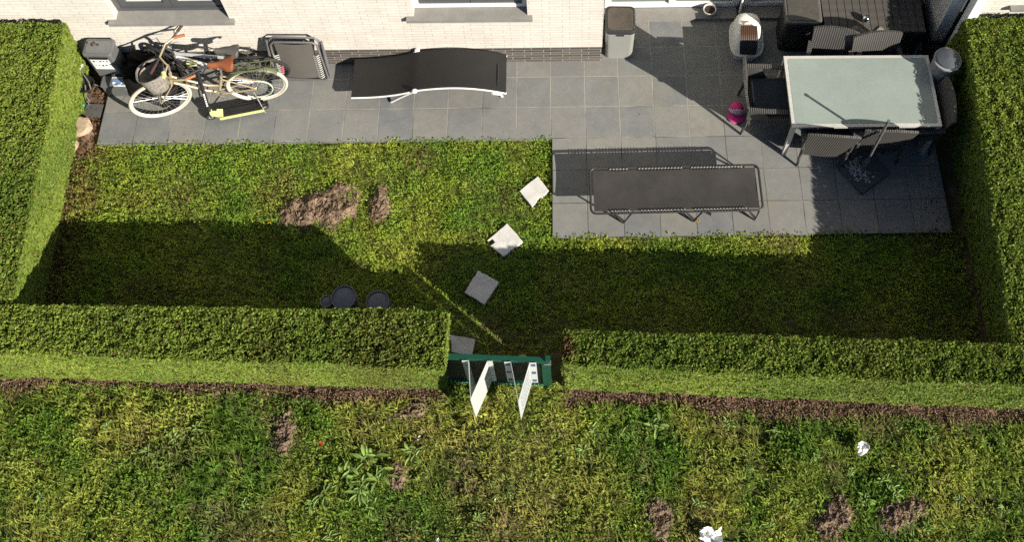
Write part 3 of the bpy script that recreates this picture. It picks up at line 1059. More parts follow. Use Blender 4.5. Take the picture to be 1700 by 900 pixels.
for i, (q, lb) in enumerate(zip(STEPS, labs)):
    q = [tuple(t) for t in q]
    if i == 0:
        a, b = q[1], q[2]
        q = q[:2] + [(a[0] * .62 + b[0] * .38 - .0, a[1] * .62 + b[1] * .38), (a[0] * .55 + b[0] * .45 - .025, a[1] * .55 + b[1] * .45 + .0)] + q[2:]
    if i == 1:
        q = q[:3] + [(-.665, -2.085), (-.615, -2.045), (-.655, -2.005), (-.70, -2.02)]
    if i == 2:
        q = q[:3] + [(-.93, -2.60), (-.905, -2.555), (-.875, -2.50)]
    m = MB()
    c = np.mean(q, 0)
    flat_poly(m, [(a - c[0], b - c[1]) for a, b in q], -.05, .0, .004, seed=i)
    o = m.build('stepping_stone', M_step)
    o.location = (c[0], c[1], .004)
    tag(o, lb, 'stepping stone', 'slate stepping stones across the lawn')

def rock(name, label, cat, c, r, seed, mt, group=None, flat=.5):
    m = MB()
    rr = np.random.default_rng(seed)
    nu, nv = 18, 10
    off = rr.random(2) * 50
    def fn(u, v):
        a, b = u * 2 * PI, (v - .5) * PI
        p_ = Vector((math.cos(a) * math.cos(b), math.sin(a) * math.cos(b), math.sin(b)))
        k = 1 + .5 * (float(vnoise(np.array([p_.x * 1.3 + off[0]]), np.array([p_.y * 1.3 + p_.z + off[1]]), .55, seed)[0]) - .5)
        zz = max(-.6, min(.62, p_.z * k))
        return (p_.x * r[0] * k, p_.y * r[1] * k, zz * r[2])
    m.grid(fn, nu, nv, False)
    o = m.build(name, mt)
    o.location = c
    return tag(o, label, cat, group)
rock('fieldstone', 'tan flat-topped fieldstone lying on the soil by the patio corner', 'stone', (-5.41, -.60, .03), (.115, .125, .10), 3, M_stone, 'fieldstones in the soil border')
rock('fieldstone', 'pale fieldstone half hidden under the long hedge', 'stone', (-5.52, -.83, .0), (.10, .12, .07), 8, M_stone, 'fieldstones in the soil border')

mole_lab = ['largest heap of loose brown soil on the garden lawn', 'small patch of loose soil on the lawn beside the largest heap',
            'tall narrow soil heap in the meadow among dark grass', 'small soil heap in the meadow beside the broad dock leaves', 'low soil heap just outside the hedge near the gate',
            'lone soil heap in the meadow near the crumpled paper at the picture edge', 'soil heap in the meadow, the rounder of the adjoining pair', 'soil heap in the meadow, the wider of the adjoining pair']
for i, ((mx, my, rx, ry, hh, tt), lb) in enumerate(zip(MOLES, mole_lab)):
    zb = -.055 if my > -3 else .075
    rm_ = max(rx, ry) * 1.5
    nx = ny = int(2 * rm_ / .011)
    wx, wy = np.meshgrid(np.linspace(-rm_, rm_, nx + 1), np.linspace(-rm_, rm_, ny + 1))
    d = mole_d(wx + mx, wy + my, i)
    prof = np.clip(1.12 - d, 0, 1)
    clod = 1 - np.abs(2 * vnoise(wx, wy, .055, 260 + i) - 1)
    clod2 = 1 - np.abs(2 * vnoise(wx, wy, .023, 290 + i) - 1)
    up = np.clip(prof * 3, 0, 1)
    Z = hh * np.clip(prof * 1.5, 0, 1) ** .8 * (.35 + 1.2 * fbm(wx, wy, .12, 230 + i)) + up * (  .046 * (clod - .5) + .028 * (clod2 - .5) + .012 * (rng.random(wx.shape) - .5)) - .02
    V = np.stack([wx, wy, Z], -1).reshape(-1, 3)
    a, b = np.meshgrid(np.arange(nx), np.arange(ny))
    a = (b * (nx + 1) + a).ravel()
    F = np.stack([a, a + 1, a + nx + 2, a + nx + 1], 1)
    keep = prof.ravel()[F].max(1) > 0.0
    n_ = fbm(wx, wy, .06, 320 + i).ravel()[:, None]
    cc = np.array([.20, .142, .098]) * (.5 + .95 * n_) * (.8 + .4 * rng.random((len(V), 1))) + np.array([.05, .045, .03]) * np.clip(n_ - .55, 0, 1) * 3
    o = np_mesh('soil_heap', V, F[keep], np.full(int(keep.sum()), 4), M_dirtcol, None, cc, False)
    o.location = (mx, my, zb + .035)
    tag(o, lb, 'soil heap', 'heaps of loose soil in the grass')
    nc = int(5200 * rx * ry * 4)
    cx_, cy_ = rng.uniform(-rm_, rm_, nc * 3), rng.uniform(-rm_, rm_, nc * 3)
    dd_ = mole_d(cx_ + mx, cy_ + my, i)
    kk = rng.random(nc * 3) < np.clip((1.42 - dd_) / .7, 0, 1)
    cx_, cy_, dd_ = cx_[kk], cy_[kk], dd_[kk]
    n = len(cx_)
    zz_ = hh * np.clip((1.12 - dd_) * 1.5, 0, 1) ** .8 * (.35 + 1.2 * fbm(cx_, cy_, .12, 230 + i)) - .008 + rng.uniform(0, .014, n)
    cr_ = leaves(np.stack([cx_, cy_, zz_], 1), np.stack([rng.normal(0, .9, n), rng.normal(0, .9, n), np.ones(n)], 1), rng.uniform(.008, .026, n), rng.uniform(.007, .016, n), mixc((.10, .066, .045), (.30, .215, .15), rng.random(n)), 'loose_crumbs', M_deadleaf, o, .45)
    tag(cr_, kind='stuff')

# ------------------------------------------------------------------ weeds
def weed(loc, nl, ln, wd, lift, seed, colr, label, group):
    rr = np.random.default_rng(seed)
    V, L_, C_ = [], [], []
    for k in range(nl):
        a = 2 * PI * k / nl + rr.normal(0, .55)
        el = lift * rr.uniform(.5, 1.5)
        l, w2 = ln * rr.uniform(.45, 1.3), wd * rr.uniform(.7, 1.1)
        d = np.array([math.cos(a), math.sin(a), 0]); sd_ = np.array([-math.sin(a), math.cos(a), 0])
        off = np.array([rr.normal(0, .28 * ln), rr.normal(0, .28 * ln), 0])
        cc = np.array(colr) * rr.uniform(.6, 1.5)
        for j, (t, ww) in enumerate(((.08, .25), (.35, .85), (.65, 1.0), (.88, .6), (1.0, .05))):
            hh = l * (math.sin(el) * t - .45 * math.sin(el) * t * t * 1.6) + .03
            c0 = off + d * l * t * math.cos(el * .6) + np.array([0, 0, hh])
            V += [c0 + sd_ * w2 * .5 * ww + np.array([0, 0, .012 * ww]), c0 + np.array([0, 0, 0]), c0 - sd_ * w2 * .5 * ww + np.array([0, 0, .012 * ww])]
            C_ += [cc, cc * 1.15, cc]
            b = len(V) - 3
            if j:
                L_ += [(b - 3, b - 2, b + 1, b), (b - 2, b - 1, b + 2, b + 1)]
    o = np_mesh('broadleaf_weed', np.array(V), np.array(L_), np.full(len(L_), 4), M_leaf, None, np.array(C_), True)
    o.location = (loc[0], loc[1], float(ground_z(np.array([loc[0]]), np.array([loc[1]]), .115, .10, 4)[0]))
    return tag(o, label, 'weed', group)
DOCK = 'clump of long-leaved dock growing in the meadow by a soil heap'
for i, (wx_, wy_, sz) in enumerate([(-1.80, -4.30, 1.25), (-1.95, -4.42, 1.1), (-1.66, -4.46, 1.2), (-1.86, -4.58, 1.1), (-2.18, -4.62, .95), (-1.35, -4.25, 1.0), (-2.3, -4.72, .8), (-1.75, -4.72, .8)]):
    weed((wx_, wy_, .08), 15 + i % 5, .10 * sz, .030 * sz, .45, 300 + i, (.25, .36, .09), DOCK, 'dock clumps beside the soil heap')
BR = 'low broad-leaved weed rosette in the rough meadow grass'
for i, (wx_, wy_, sz) in enumerate([(-3.93, -4.20, 1.2), (-3.72, -4.06, 1.1), (-3.5, -3.98, .8), (-2.95, -4.72, .8), (-4.9, -4.62, .8), (-4.4, -3.95, .7), (.42, -4.08, 1.0), (.30, -4.25, .9), (1.02, -4.02, 1.3), (.70, -4.10, .9),
                                     (1.75, -4.02, .8), (1.9, -4.45, .7), (.85, -4.65, .7), (2.2, -4.10, .9), (2.55, -4.35, .9), (3.2, -4.55, .9), (3.0, -4.75, 1.0), (3.3, -4.68, 1.0), (2.3, -4.75, .9), (3.9, -4.75, .9), (4.3, -4.85, .8),
                                     (3.75, -4.2, .8), (1.4, -4.75, .8), (-.7, -4.85, .8), (-2.1, -5.0, .9), (-.4, -4.65, .6), (2.9, -4.5, .9), (-1.2, -4.95, .8), (3.55, -5.0, .9), (2.05, -4.95, .8)]):
    weed((wx_, wy_, .08), 10 + i % 6, .072 * sz, .026 * sz, .45, 400 + i, (.26, .37, .10), BR, 'weed rosettes in the meadow')

# ------------------------------------------------------------------ gate and V signs
GR = math.atan2(-3.60 + 3.545, 1.05)
gate = thing('garden_gate', 'green metal garden gate with wire mesh between the two meadow hedges', 'gate', (-.56, -3.575, .0), GR)
gate.scale = (1, 1, 1.05)
m = MB()
hw = .475
for z in (.97, .16):
    m.box((0, 0, z), (2 * hw, .045, .06))
for sx in (-1, 1):
    m.box((sx * (hw + .0225), 0, .565), (.045, .045, .87))
m.build('frame', M_green, gate)
for sx in (-1, 1):
    m = MB()
    m.box((sx * .535, 0, .51), (.042, .042, 1.06))
    m.box((sx * .535, 0, 1.045), (.048, .048, .012))
    m.build('post', M_green, gate)
m = MB()
for i in range(1, 64):
    m.tube([(-hw + i * .0148, 0, .19), (-hw + i * .0148, 0, .94)], .0034, 5)
for j in range(1, 25):
    m.tube([(-hw, .005, .19 + j * .03), (hw, .005, .19 + j * .03)], .0036, 5)
m.build('wire_mesh', M_greenwire, gate)
m = MB()
for i in range(24):
    m.add([(-hw + .02 + i * .04 - .012, -.024, .13), (-hw + .02 + i * .04 + .012, -.024, .13), (-hw + .02 + i * .04, -.03, .245), (-hw + .02 + i * .04, -.018, .19)], [(0, 1, 2), (0, 3, 1), (1, 3, 2), (2, 3, 0)])
m.build('toothed_strip', mat('pale_green_strip', (.10, .27, .19), .5, var=.2), gate)
m = MB()
m.box((.548, -.008, .94), (.03, .03, .03))
m.tube([(.50, -.03, .94), (.565, -.03, .945)], .008, 8)
m.build('latch', M_rim, gate)

def vsign(label, la, ra, ver, marks, z0=.33, z1=1.06):
    # la, ra: plan points of the two flanges on the gate, ver: the fold
    o = thing('estate_sign', label, 'sign', (ver[0], ver[1], 0), 0, 'folded boards on the gate')
    L0, R0 = Vector((la[0] - ver[0], la[1] - ver[1], 0)), Vector((ra[0] - ver[0], ra[1] - ver[1], 0))
    th = .003
    for side, A in ((-1, L0), (1, R0)):
        m = MB()
        t = A.normalized()
        nrm = Vector((-t.y, t.x, 0)) * (-side)
        ins = -nrm * th
        q = [Vector((0, 0, 0)), A, A + ins, ins]
        vs = [(p_.x, p_.y, z0) for p_ in q] + [(p_.x, p_.y, z1) for p_ in q]
        m.add(vs, [(3, 2, 1, 0), (4, 5, 6, 7), (0, 1, 5, 4), (1, 2, 6, 5), (2, 3, 7, 6), (3, 0, 4, 7)])
        # flange turned outwards flat on the gate
        fx = (.06 if side < 0 or marks == 'blue' else .045) * side
        m.box((A.x + fx / 2, A.y - .004, (z0 + z1) / 2), (abs(fx), .006, z1 - z0 - .002))
        pan = m.build('panel', M_sign, o)
        if marks == 'blue':
            b = MB()
            for z in (z1 - .07, (z0 + z1) / 2 + .02, z0 + .09):
                b.box((A.x + fx / 2, A.y - .0085, z), (.040, .003, .075))
            b.build('blue_patch', M_blue, pan)
        if side == 1:
            ln = A.length
            rr = random.Random(9 if marks == 'blue' else 4)
            rows = 4 if marks == 'blue' else 3
            for r0 in range(rows):
                b = MB()
                zc = z1 - .12 - r0 * (.15 if marks == 'blue' else .2)
                u = .06
                while u < ln - .05:
                    wl = rr.uniform(.012, .03)
                    hh = .055 if marks == 'blue' else rr.uniform(.02, .05)
                    c = t * (u + wl / 2) + nrm * .0015
                    b.box((c.x, c.y, zc), (wl, .002, hh), rz=math.atan2(t.y, t.x))
                    u += wl + rr.uniform(.008, .016)
                b.build('lettering', M_signgrey if marks == 'blue' else M_signgreen, pan)
    return o
vsign('white folded board with faint green lettering fixed on the gate', (-.775, -3.600), (-.592, -3.609), (-.742, -3.965), 'green')
vsign('white folded board with blue squares on its flanges fixed on the gate', (-.377, -3.619), (-.196, -3.630), (-.300, -3.990), 'blue')

# ------------------------------------------------------------------ dining table
tb = thing('dining_table', 'rectangular dining table with pale frosted glass top and aluminium frame', 'table', (3.44, -.617, 0), R(-.3))
hx, hy = .815, .445
m = MB()
for sy in (-1, 1):
    m.box((0, sy * (hy - .0225), .722), (2 * hx, .045, .036))
for sx in (-1, 1):
    m.box((sx * (hx - .0225), 0, .722), (.045, 2 * hy - .09, .036))
m.build('frame', M_alu, tb)
m = MB()
m.rbox((0, 0, .736), (2 * hx - .07, 2 * hy - .07, .012), .03)
m.build('glass_top', M_frost, tb)
for sx in (-1, 1):
    for sy in (-1, 1):
        m = MB()
        m.box((sx * (hx - .026), sy * (hy - .026), .352), (.046, .046, .704))
        m.build('leg', M_alu, tb)

# ------------------------------------------------------------------ wicker chairs
def make_chair():
    c = thing('wicker_armchair', 'x', 'chair', (0, 0, 0), 0, 'dark wicker armchairs around the glass table')
    def back(u, v):
        xx = (u - .5) * (.46 + .11 * v)
        z = .16 + .78 * v
        yy = -.225 - .115 * v - .02 * v * v + .22 * xx * xx * (1.2)
        z += -.05 * (abs(u - .5) * 2) ** 2 * v
        return (xx, yy, z)
    m = MB(); m.grid(back, 14, 10, True, thick=.028)
    m.build('backrest', M_wicker, c)
    m = MB(); m.rbox((0, .02, .405), (.52, .50, .07), .04)
    m.build('seat', M_wickery, c)
    for sx in (-1, 1):
        m = MB()
        # flat arm sweeping from the back to the front leg, with a woven cheek under its rear half
        pts = [(.275 * sx, -.28, .665), (.285 * sx, -.10, .655), (.285 * sx, .08, .645), (.270 * sx, .235, .62)]
        vs = []
        for (a, b, z) in pts:
            vs += [(a - .026, b, z), (a + .026, b, z), (a + .026, b, z - .022), (a - .026, b, z - .022)]
        fs = [(k * 4 + i, k * 4 + (i + 1) % 4, (k + 1) * 4 + (i + 1) % 4, (k + 1) * 4 + i) for k in range(3) for i in range(4)] + [(3, 2, 1, 0), (12, 13, 14, 15)]
        m.add(vs, [f[::-1] for f in fs])
        m.build('armrest', M_wickery, c)
        m = MB()
        m.add([(.27 * sx, -.27, .40), (.27 * sx, .0, .40), (.278 * sx, -.06, .52), (.28 * sx, -.10, .645), (.275 * sx, -.28, .65),
               (.25 * sx, -.27, .40), (.25 * sx, .0, .40), (.258 * sx, -.06, .52), (.26 * sx, -.10, .645), (.255 * sx, -.28, .65)],
              [(0, 1, 2, 3, 4), (9, 8, 7, 6, 5), (0, 5, 6, 1), (1, 6, 7, 2), (2, 7, 8, 3), (3, 8, 9, 4), (4, 9, 5, 0)])
        m.build('side_panel', M_wicker, c)
        m = MB(); m.tube([(.265 * sx, .235, .62), (.245 * sx, .225, .40), (.255 * sx, .245, .0)], [.020, .022, .015], 8)
        m.build('leg', M_wickery, c)
        m = MB(); m.tube([(.245 * sx, -.235, .42), (.255 * sx, -.285, .0)], [.022, .015], 8)
        m.build('leg', M_wickery, c)
    return c
ch0 = make_chair()
chairs = [((2.475, -.53, 0), R(-92), 'wicker armchair with the navy seat pad at the pink cap end of the table'),
          ((3.06, -.92, 0), R(-5), 'sunlit wicker armchair tucked in nearest the flat black recliner'),
          ((3.67, -.87, 0), R(-3), 'wicker armchair behind the pole of the parasol stand'),
          ((3.19, -.26, 0), R(168), 'wicker armchair between the table and the tall black bin'),
          ((3.715, -.32, 0), R(185), 'wicker armchair between the table and the plank storage box'),
          ((4.03, -.80, 0), R(88), 'wicker armchair in deep shade between the table and the hedge')]
for i, (l, rz, lb) in enumerate(chairs):
    c = ch0 if i == 0 else copy_tree(ch0)
    c.location, c.rotation_euler = l, (0, 0, rz)
    c['label'] = lb
m = MB(); m.rbox((0, 0, .03), (.46, .44, .06), .06, crown=.015)
o = m.build('seat_pad', M_cushion)
o.location = (2.50, -.53, .442)
tag(o, 'navy blue seat pad lying on the wicker armchair beside the pink cap', 'cushion')

# ------------------------------------------------------------------ parasol stand
us = thing('parasol_stand', 'square concrete parasol stand with a bare grey pole and dry debris on top', 'parasol stand', (3.518, -1.25, 0), R(45 - 10))
m = MB(); m.rbox((0, 0, .03), (.43, .43, .06), .02)
m.build('base', M_umb, us)
m = MB()
m.lathe([(.045, .06), (.045, .08), (.030, .09), (.030, .26), (.027, .27)], (0, 0, 0), 14)
m.build('socket', M_greytube, us)
m = MB()
m.tube([(0, 0, .20), (.006, .004, 1.24)], .0145, 12)
m.tube([(.006, .004, 1.235), (.006, .004, 1.25)], .018, 12)
m.build('pole', M_greytube, us)
m = MB()
rr = random.Random(3)
for k in range(120):
    a, q = rr.gauss(2.9, .9), abs(rr.gauss(.12, .04))
    sx_ = rr.uniform(.008, .034)
    m.box((q * math.cos(a), q * math.sin(a), .0655 + rr.uniform(0, .01)), (sx_, sx_ * rr.uniform(.3, .9), .008), rz=rr.uniform(0, 3), rx=rr.uniform(-.4, .4))
dbo = m.build('dry_debris', M_debris, us)
tag(dbo, kind='stuff')

# ------------------------------------------------------------------ flat black recliner on the patio
def frame_loop(hx, hy, z, r=.06, k=5):
    pts = []
    for q, (sx, sy) in enumerate(((1, 1), (-1, 1), (-1, -1), (1, -1))):
        for i in range(k + 1):
            a = PI / 2 * (q + i / k)
            pts.append((sx * (hx - r) + r * math.cos(a), sy * (hy - r) + r * math.sin(a), z))
    return pts
rc = thing('folding_recliner', 'black folding recliner laid out flat with laced edges on the open patio', 'recliner', (1.358, -1.578, 0), R(.6))
m = MB(); m.tube(frame_loop(.93, .265, .31, .06), .013, 8, closed=True)
m.build('frame', M_darkmetal, rc)
m = MB()
m.grid(lambda u, v: ((u - .5) * 1.79, (v - .5) * .475, .308 - .020 * math.sin(PI * v) * (.6 + .4 * abs(math.sin(u * 9)))), 40, 8, True, thick=.004)
m.build('sling', M_greyfabric, rc)
for (a, b) in ((-.72, -.50), (-.40, .10), (.18, .76)):
    nn = int((b - a) / .034)
    for sy in (-1, 1):
        m = MB()
        pts = []
        for k in range(nn):
            xx = a + (b - a) * k / nn
            pts += [(xx, sy * .226, .313), (xx + .017, sy * .270, .328)]
        m.tube(pts, .0062, 5)
        m.build('lacing', M_darkmetal, rc)
        m = MB()
        for k in range(nn):
            xx = a + (b - a) * k / nn
            m.box((xx + .017, sy * .246, .322), (.012, .012, .006))
        m.tube([(a + .01, sy * .246, .320), (b - .01, sy * .246, .320)], .0022, 4)
        m.build('eyelets', M_cord, rc)
for xx in (-.58, .19, .87):
    for sy in (-1, 1):
        m = MB()
        m.tube([(xx - .10, sy * .25, .30), (xx + .01, sy * .262, .012), (xx + (.10 if xx < .8 else .03), sy * .25, .30)], .011, 8)
        m.add([(xx - .09, sy * .251, .29), (xx + .01, sy * .262, .02), (xx + .02, sy * .262, .09)], [(0, 1, 2), (2, 1, 0)])
        m.build('leg', M_darkmetal, rc)

# ------------------------------------------------------------------ wavy lounger by the wall
lg = thing('sun_lounger', 'wavy black mesh sun lounger with white side rails against the house', 'lounger', (-1.41, -.085, 0), R(.2))
def wz(u):
    """profile height along the lounger, u 0 at the low end"""
    if u < .42:
        t = u / .42
        return .20 + .06 * t * t + .09 * t ** 3
    t = (u - .42) / .58
    return .35 + .10 * math.sin(PI * t * .86) - .14 * t ** 1.6
LX = .895
m = MB()
m.grid(lambda u, v: ((u - .5) * 2 * LX, (v - .5) * .505, wz(u) - .010 * math.sin(PI * v)), 48, 6, True, thick=.006)
m.build('mesh_sling', M_blackfabric, lg)
for sy in (-1, 1):
    m = MB()
    m.tube([((k / 40 - .5) * 2 * LX, sy * .247, wz(k / 40) - .026) for k in range(41)], .0145, 8)
    m.build('side_rail', M_whitepaint, lg)
    m = MB()
    m.tube([(-.155, sy * .262, .335), (-.34, sy * .235, .14), (-.46, sy * .225, .014)], .016, 8)
    m.build('leg', M_whitepaint, lg)
    m = MB()
    m.tube([(.74, sy * .262, .26), (.82, sy * .20, .12), (.835, sy * .175, .014)], .017, 8)
    m.build('leg', M_whitepaint, lg)
    m = MB()
    m.lathe([(.026, -.018), (.032, -.01), (.032, .01), (.026, .018)], (-.145, sy * .268, .352), 14, M=Matrix.Rotation(PI / 2, 4, 'X'))
    m.build('hinge', M_whitepaint, lg)
m = MB()
m.tube([(.80, -.19, wz(.947) + .004), (.80, .10, wz(.947) + .004)], .006, 6)
m.build('seam', M_greyfabric, lg)

# ------------------------------------------------------------------ folded recliner leaning on the wall
fr = thing('folded_recliner', 'folded taupe reclining chair with grey tubes leaning upright on the house wall', 'recliner', (-2.915, .055, 0), R(-2))
fr.scale = (.93, .93, .93)
tl = math.atan2(.11, .80)
def P3(xx, s, dpt=0):  # s along the leaning plane, dpt out of it towards the camera
    return (xx, s * math.sin(tl) - dpt * math.cos(tl), .02 + s * math.cos(tl) + dpt * math.sin(tl))
for k, (dd, w0, w1, top, mt) in enumerate(((.02, .31, .30, .80, M_greytube), (.065, .315, .285, .76, M_greytube), (.045, .27, .29, .72, M_darkmetal))):
    m = MB()
    loop = [P3(-w0 + .04, 0, dd), P3(w0 - .04, 0, dd), P3(w0, .05, dd), P3(w1, top - .05, dd), P3(w1 - .05, top, dd), P3(-w1 + .05, top, dd), P3(-w1, top - .05, dd), P3(-w0, .05, dd)]
    m.tube(loop, .0145, 8, closed=True)
    m.build('frame', mt, fr)
m = MB()
m.grid(lambda u, v: P3((u - .5) * (.43 + .03 * v), .08 + .68 * v, .085 + .02 * math.sin(PI * u)), 8, 10, True, thick=.004)
m.build('sling', M_foldfabric, fr)
m = MB()
m.grid(lambda u, v: P3((u - .5) * .44, .10 + .62 * v, .035), 4, 4, True, thick=.004)
m.build('sling', M_greyfabric, fr)
m = MB()
for k in range(12):
    s_ = .09 + k * .040
    for sx in (-1, 1):
        m.tube([P3(sx * .212, s_, .09), P3(sx * .258, s_ + .006, .112), P3(sx * .285, s_ + .012, .085)], .0085, 5)
m.build('lacing', M_cord, fr)
for sx in (-1, 1):
    m = MB()
    m.tube([P3(sx * .335, .04, .03), P3(sx * .345, .40, .06), P3(sx * .335, .74, .03)], [.016, .024, .016], 8)
    m.build('armrest', M_greytube, fr)

# ------------------------------------------------------------------ bin, litter box, bowl, cap
bn = thing('waste_bin', 'grey pedal bin with brown lid standing at the corner of the white house', 'bin', (.815, .42, 0), R(-1.5))
m = MB(); m.rbox((0, 0, .285), (.325, .34, .57), .05, taper=1.05)
m.build('body', M_binbody, bn)
m = MB(); m.rbox((0, 0, .595), (.355, .37, .05), .06, crown=.006)
lid = m.build('lid', M_darkmetal, bn)
m = MB(); m.rbox((0, .0, .622), (.295, .305, .012), .05)
m.build('lid_insert', M_binlid, lid)
m = MB(); m.box((.0, -.182, .545), (.09, .012, .014))
m.build('handle_slot', M_black, bn)

lb = thing('litter_box', 'cream covered cat litter box with a brown entrance flap', 'litter box', (2.34, .42, 0), R(-3))
def ell(a, hx, hy, e=3.2):
    c_, s_ = math.cos(a), math.sin(a)
    return (hx * math.copysign(abs(c_) ** (2 / e), c_), hy * math.copysign(abs(s_) ** (2 / e), s_))
def shell(m, rings, n=36):
    vs, fs = [], []
    for (hx_, hy_, z, oy) in rings:
        for k in range(n):
            x_, y_ = ell(2 * PI * k / n, hx_, hy_)
            vs.append((x_, y_ + oy, z))
    for r0 in range(len(rings) - 1):
        for k in range(n):
            fs.append((r0 * n + k, r0 * n + (k + 1) % n, (r0 + 1) * n + (k + 1) % n, (r0 + 1) * n + k))
    fs.append(tuple(range((len(rings) - 1) * n, len(rings) * n)))
    m.add(vs, fs, True)
m = MB(); shell(m, [(.17, .225, 0, 0), (.195, .255, .13, 0), (.205, .265, .14, 0), (.20, .26, .155, 0)])
m.build('tray', M_bone, lb)
m = MB()
hood_rings = [(.185, .245, .156, 0), (.175, .23, .25, .015), (.15, .19, .33, .05), (.12, .15, .365, .07), (.06, .08, .375, .08)]
shell(m, hood_rings)
hood = m.build('hood', M_bone, lb)
m = MB(); m.tube([(-.05, .06, .378), (-.03, .06, .40), (.03, .06, .40), (.05, .06, .378)], .012, 8)
m.build('handle', M_bone, hood)
m = MB()
# sloping entrance with flap on the front
HP = [(.02, .392), (-.08, .383), (-.145, .348), (-.205, .285), (-.238, .225), (-.250, .175)]
def on_hood(t):
    k = min(4, int(t * 5)); f = t * 5 - k
    return (HP[k][0] * (1 - f) + HP[k + 1][0] * f, HP[k][1] * (1 - f) + HP[k + 1][1] * f)
def slope(u, v):
    yy, zz = on_hood(v * .42)
    return ((u - .5) * (.19 + .02 * v), yy, zz + .004)
m.grid(slope, 6, 8, True, thick=.012)
m.build('entrance_flap', M_brownflap, lb)
m = MB()
def slope2(u, v):
    yy, zz = on_hood(.43 + v * .50)
    return ((u - .5) * (.21 - .03 * v * v), yy, zz + .004)
m.grid(slope2, 6, 8, True, thick=.012)
m.build('entrance', M_black, lb)

bw = thing('plant_pot', 'small white pot of dark soil standing on the door threshold', 'pot', (1.935, .835, .061))
m = MB(); m.lathe([(.055, 0), (.075, .09), (.082, .095), (.074, .098), (.066, .075)], n=24, capt=False)
m.build('pot', M_pot, bw)
m = MB(); m.lathe([(.067, .075), (.03, .082), (.001, .084)], n=24, capb=False)
m.build('soil', M_soilpot, bw)
br = thing('broom', 'white broom handle leaning upright on the garden door', 'broom', (2.30, .80, .061))
m = MB(); m.tube([(0, 0, .05), (.01, .09, 1.3)], .014, 10)
m.build('handle', M_whiteframe, br)
m = MB(); m.box((0, .0, .04), (.05, .22, .04)); m.box((0, -.005, .012), (.06, .23, .024))
m.build('head', M_black, br)

cp = thing('pink_cap', 'pink cap with a white curved band lying beside the wicker chair', 'cap', (2.15, -.52, 0), R(-12))
cp.scale = (1.2, 1.2, 1.15)
m = MB()
def dome(u, v):
    a = 2 * PI * u
    b = v * PI / 2
    r0 = math.cos(b)
    return (.078 * r0 * math.cos(a), .035 + .082 * r0 * math.sin(a), .012 + .105 * math.sin(b) * (1 - .12 * math.sin(a * 2) * r0))
m.grid(dome, 28, 10, True)
m.build('crown', M_pink, cp)
m = MB()
m.grid(lambda u, v: ((u - .5) * .165 * (1 - .25 * v * v), -.02 - .095 * v * (1 - 1.6 * (u - .5) ** 2), .022 + .016 * (1 - (2 * u - 1) ** 2) - .01 * v), 14, 6, True, thick=.004)
m.build('visor', M_pink, cp)
m = MB()
for (q, off) in ((0, 0), (1, .004)):
    pts = []
    for k in range(13):
        t = k / 12
        a = -PI * .95 + t * PI * 1.0
        b = .30 + .55 * math.sin(PI * t)
        r0 = math.cos(b)
        pts.append((.081 * r0 * math.cos(a), .035 + .085 * r0 * math.sin(a), .014 + .108 * math.sin(b)))
    m.tube(pts, [.006 + .020 * math.sin(PI * k / 12) for k in range(13)], 6)
m.build('white_band', M_white, cp)

# ------------------------------------------------------------------ black bin, plank box, ball, cloth, drum
bb = thing('storage_bin', 'tall black bin with a glossy grey lid beside the plank storage box', 'bin', (2.945, .50, 0), R(-2))
m = MB(); m.rbox((0, 0, .31), (.42, .37, .62), .06, taper=1.04)
m.build('body', M_black, bb)
m = MB(); m.rbox((0, .01, .635), (.425, .39, .035), .05)
ld = m.build('lid', mat('bin_lid_rim', (.11, .108, .10), .35, var=.1), bb)
m = MB(); m.rbox((0, .01, .655), (.36, .33, .012), .045)
m.build('lid_panel', mat('bin_lid_panel', (.075, .07, .062), .4, var=.2), ld)
m = MB(); m.tube([(.06, -.197, .42), (.085, -.205, .45), (.10, -.197, .48)], .007, 6)
m.build('handle', M_alu, bb)

db = thing('storage_box', 'wide dark storage box with a planked lid behind the dining chairs', 'storage box', (3.765, .52, 0), R(-.6))
m = MB(); m.box((0, 0, .27), (1.14, .56, .54))
m.build('body', M_black, db)
m = MB()
nb_ = 13
for k in range(nb_):
    m.box((-.585 + (k + .5) * 1.17 / nb_, 0, .57), (1.17 / nb_ - .007, .59, .05))
m.build('lid', M_planks, db)
bl = MB(); bl.lathe([(.001, 0), (.030, .008), (.045, .03), (.048, .05), (.040, .078), (.022, .094), (.001, .10)], n=20, capb=False, capt=False)
bl.tube([(-.008, .0, .098), (.0, 0, .112), (.008, 0, .098)], .004, 6)
o = bl.build('steel_ball', M_chrome)
o.location = (3.66, .37, .596)
tag(o, 'shiny steel ball on the planked lid of the storage box', 'ornament')
m = MB()
def clothf(u, v):
    xx, yy = (u - .5) * .36, v * .22
    z = .606 + .004 * math.sin(9 * u + 3 * v)
    yo = .23 + .05 * math.sin(7 * u) - yy * .5
    if v > .35:
        z -= (v - .35) * .20
        yo = max(yo, .20)
    return (xx + .03 * math.sin(6 * v), yo - .02 * (v > .35) - .02 * v, z + .01 * math.sin(14 * u) * v)
m.grid(clothf, 22, 10, True, thick=.006)
o = m.build('grey_rag', M_cloth)
o.location = (3.64, .02, .0)
tag(o, 'crumpled grey rag hanging over the front edge of the storage box', 'rag')
dm = thing('round_bin', 'tall round grey bin with blue-grey lid between the table and the hedge', 'bin', (4.385, -.355, 0))
m = MB(); m.lathe([(.125, 0), (.142, .90), (.150, .93), (.153, .955), (.14, .96)], n=32)
m.build('body', M_drumrim, dm)
m = MB(); m.lathe([(.128, .961), (.125, .98), (.085, .995), (.001, 1.0)], n=32, capb=True, capt=False)
m.build('lid', M_drumlid, dm)

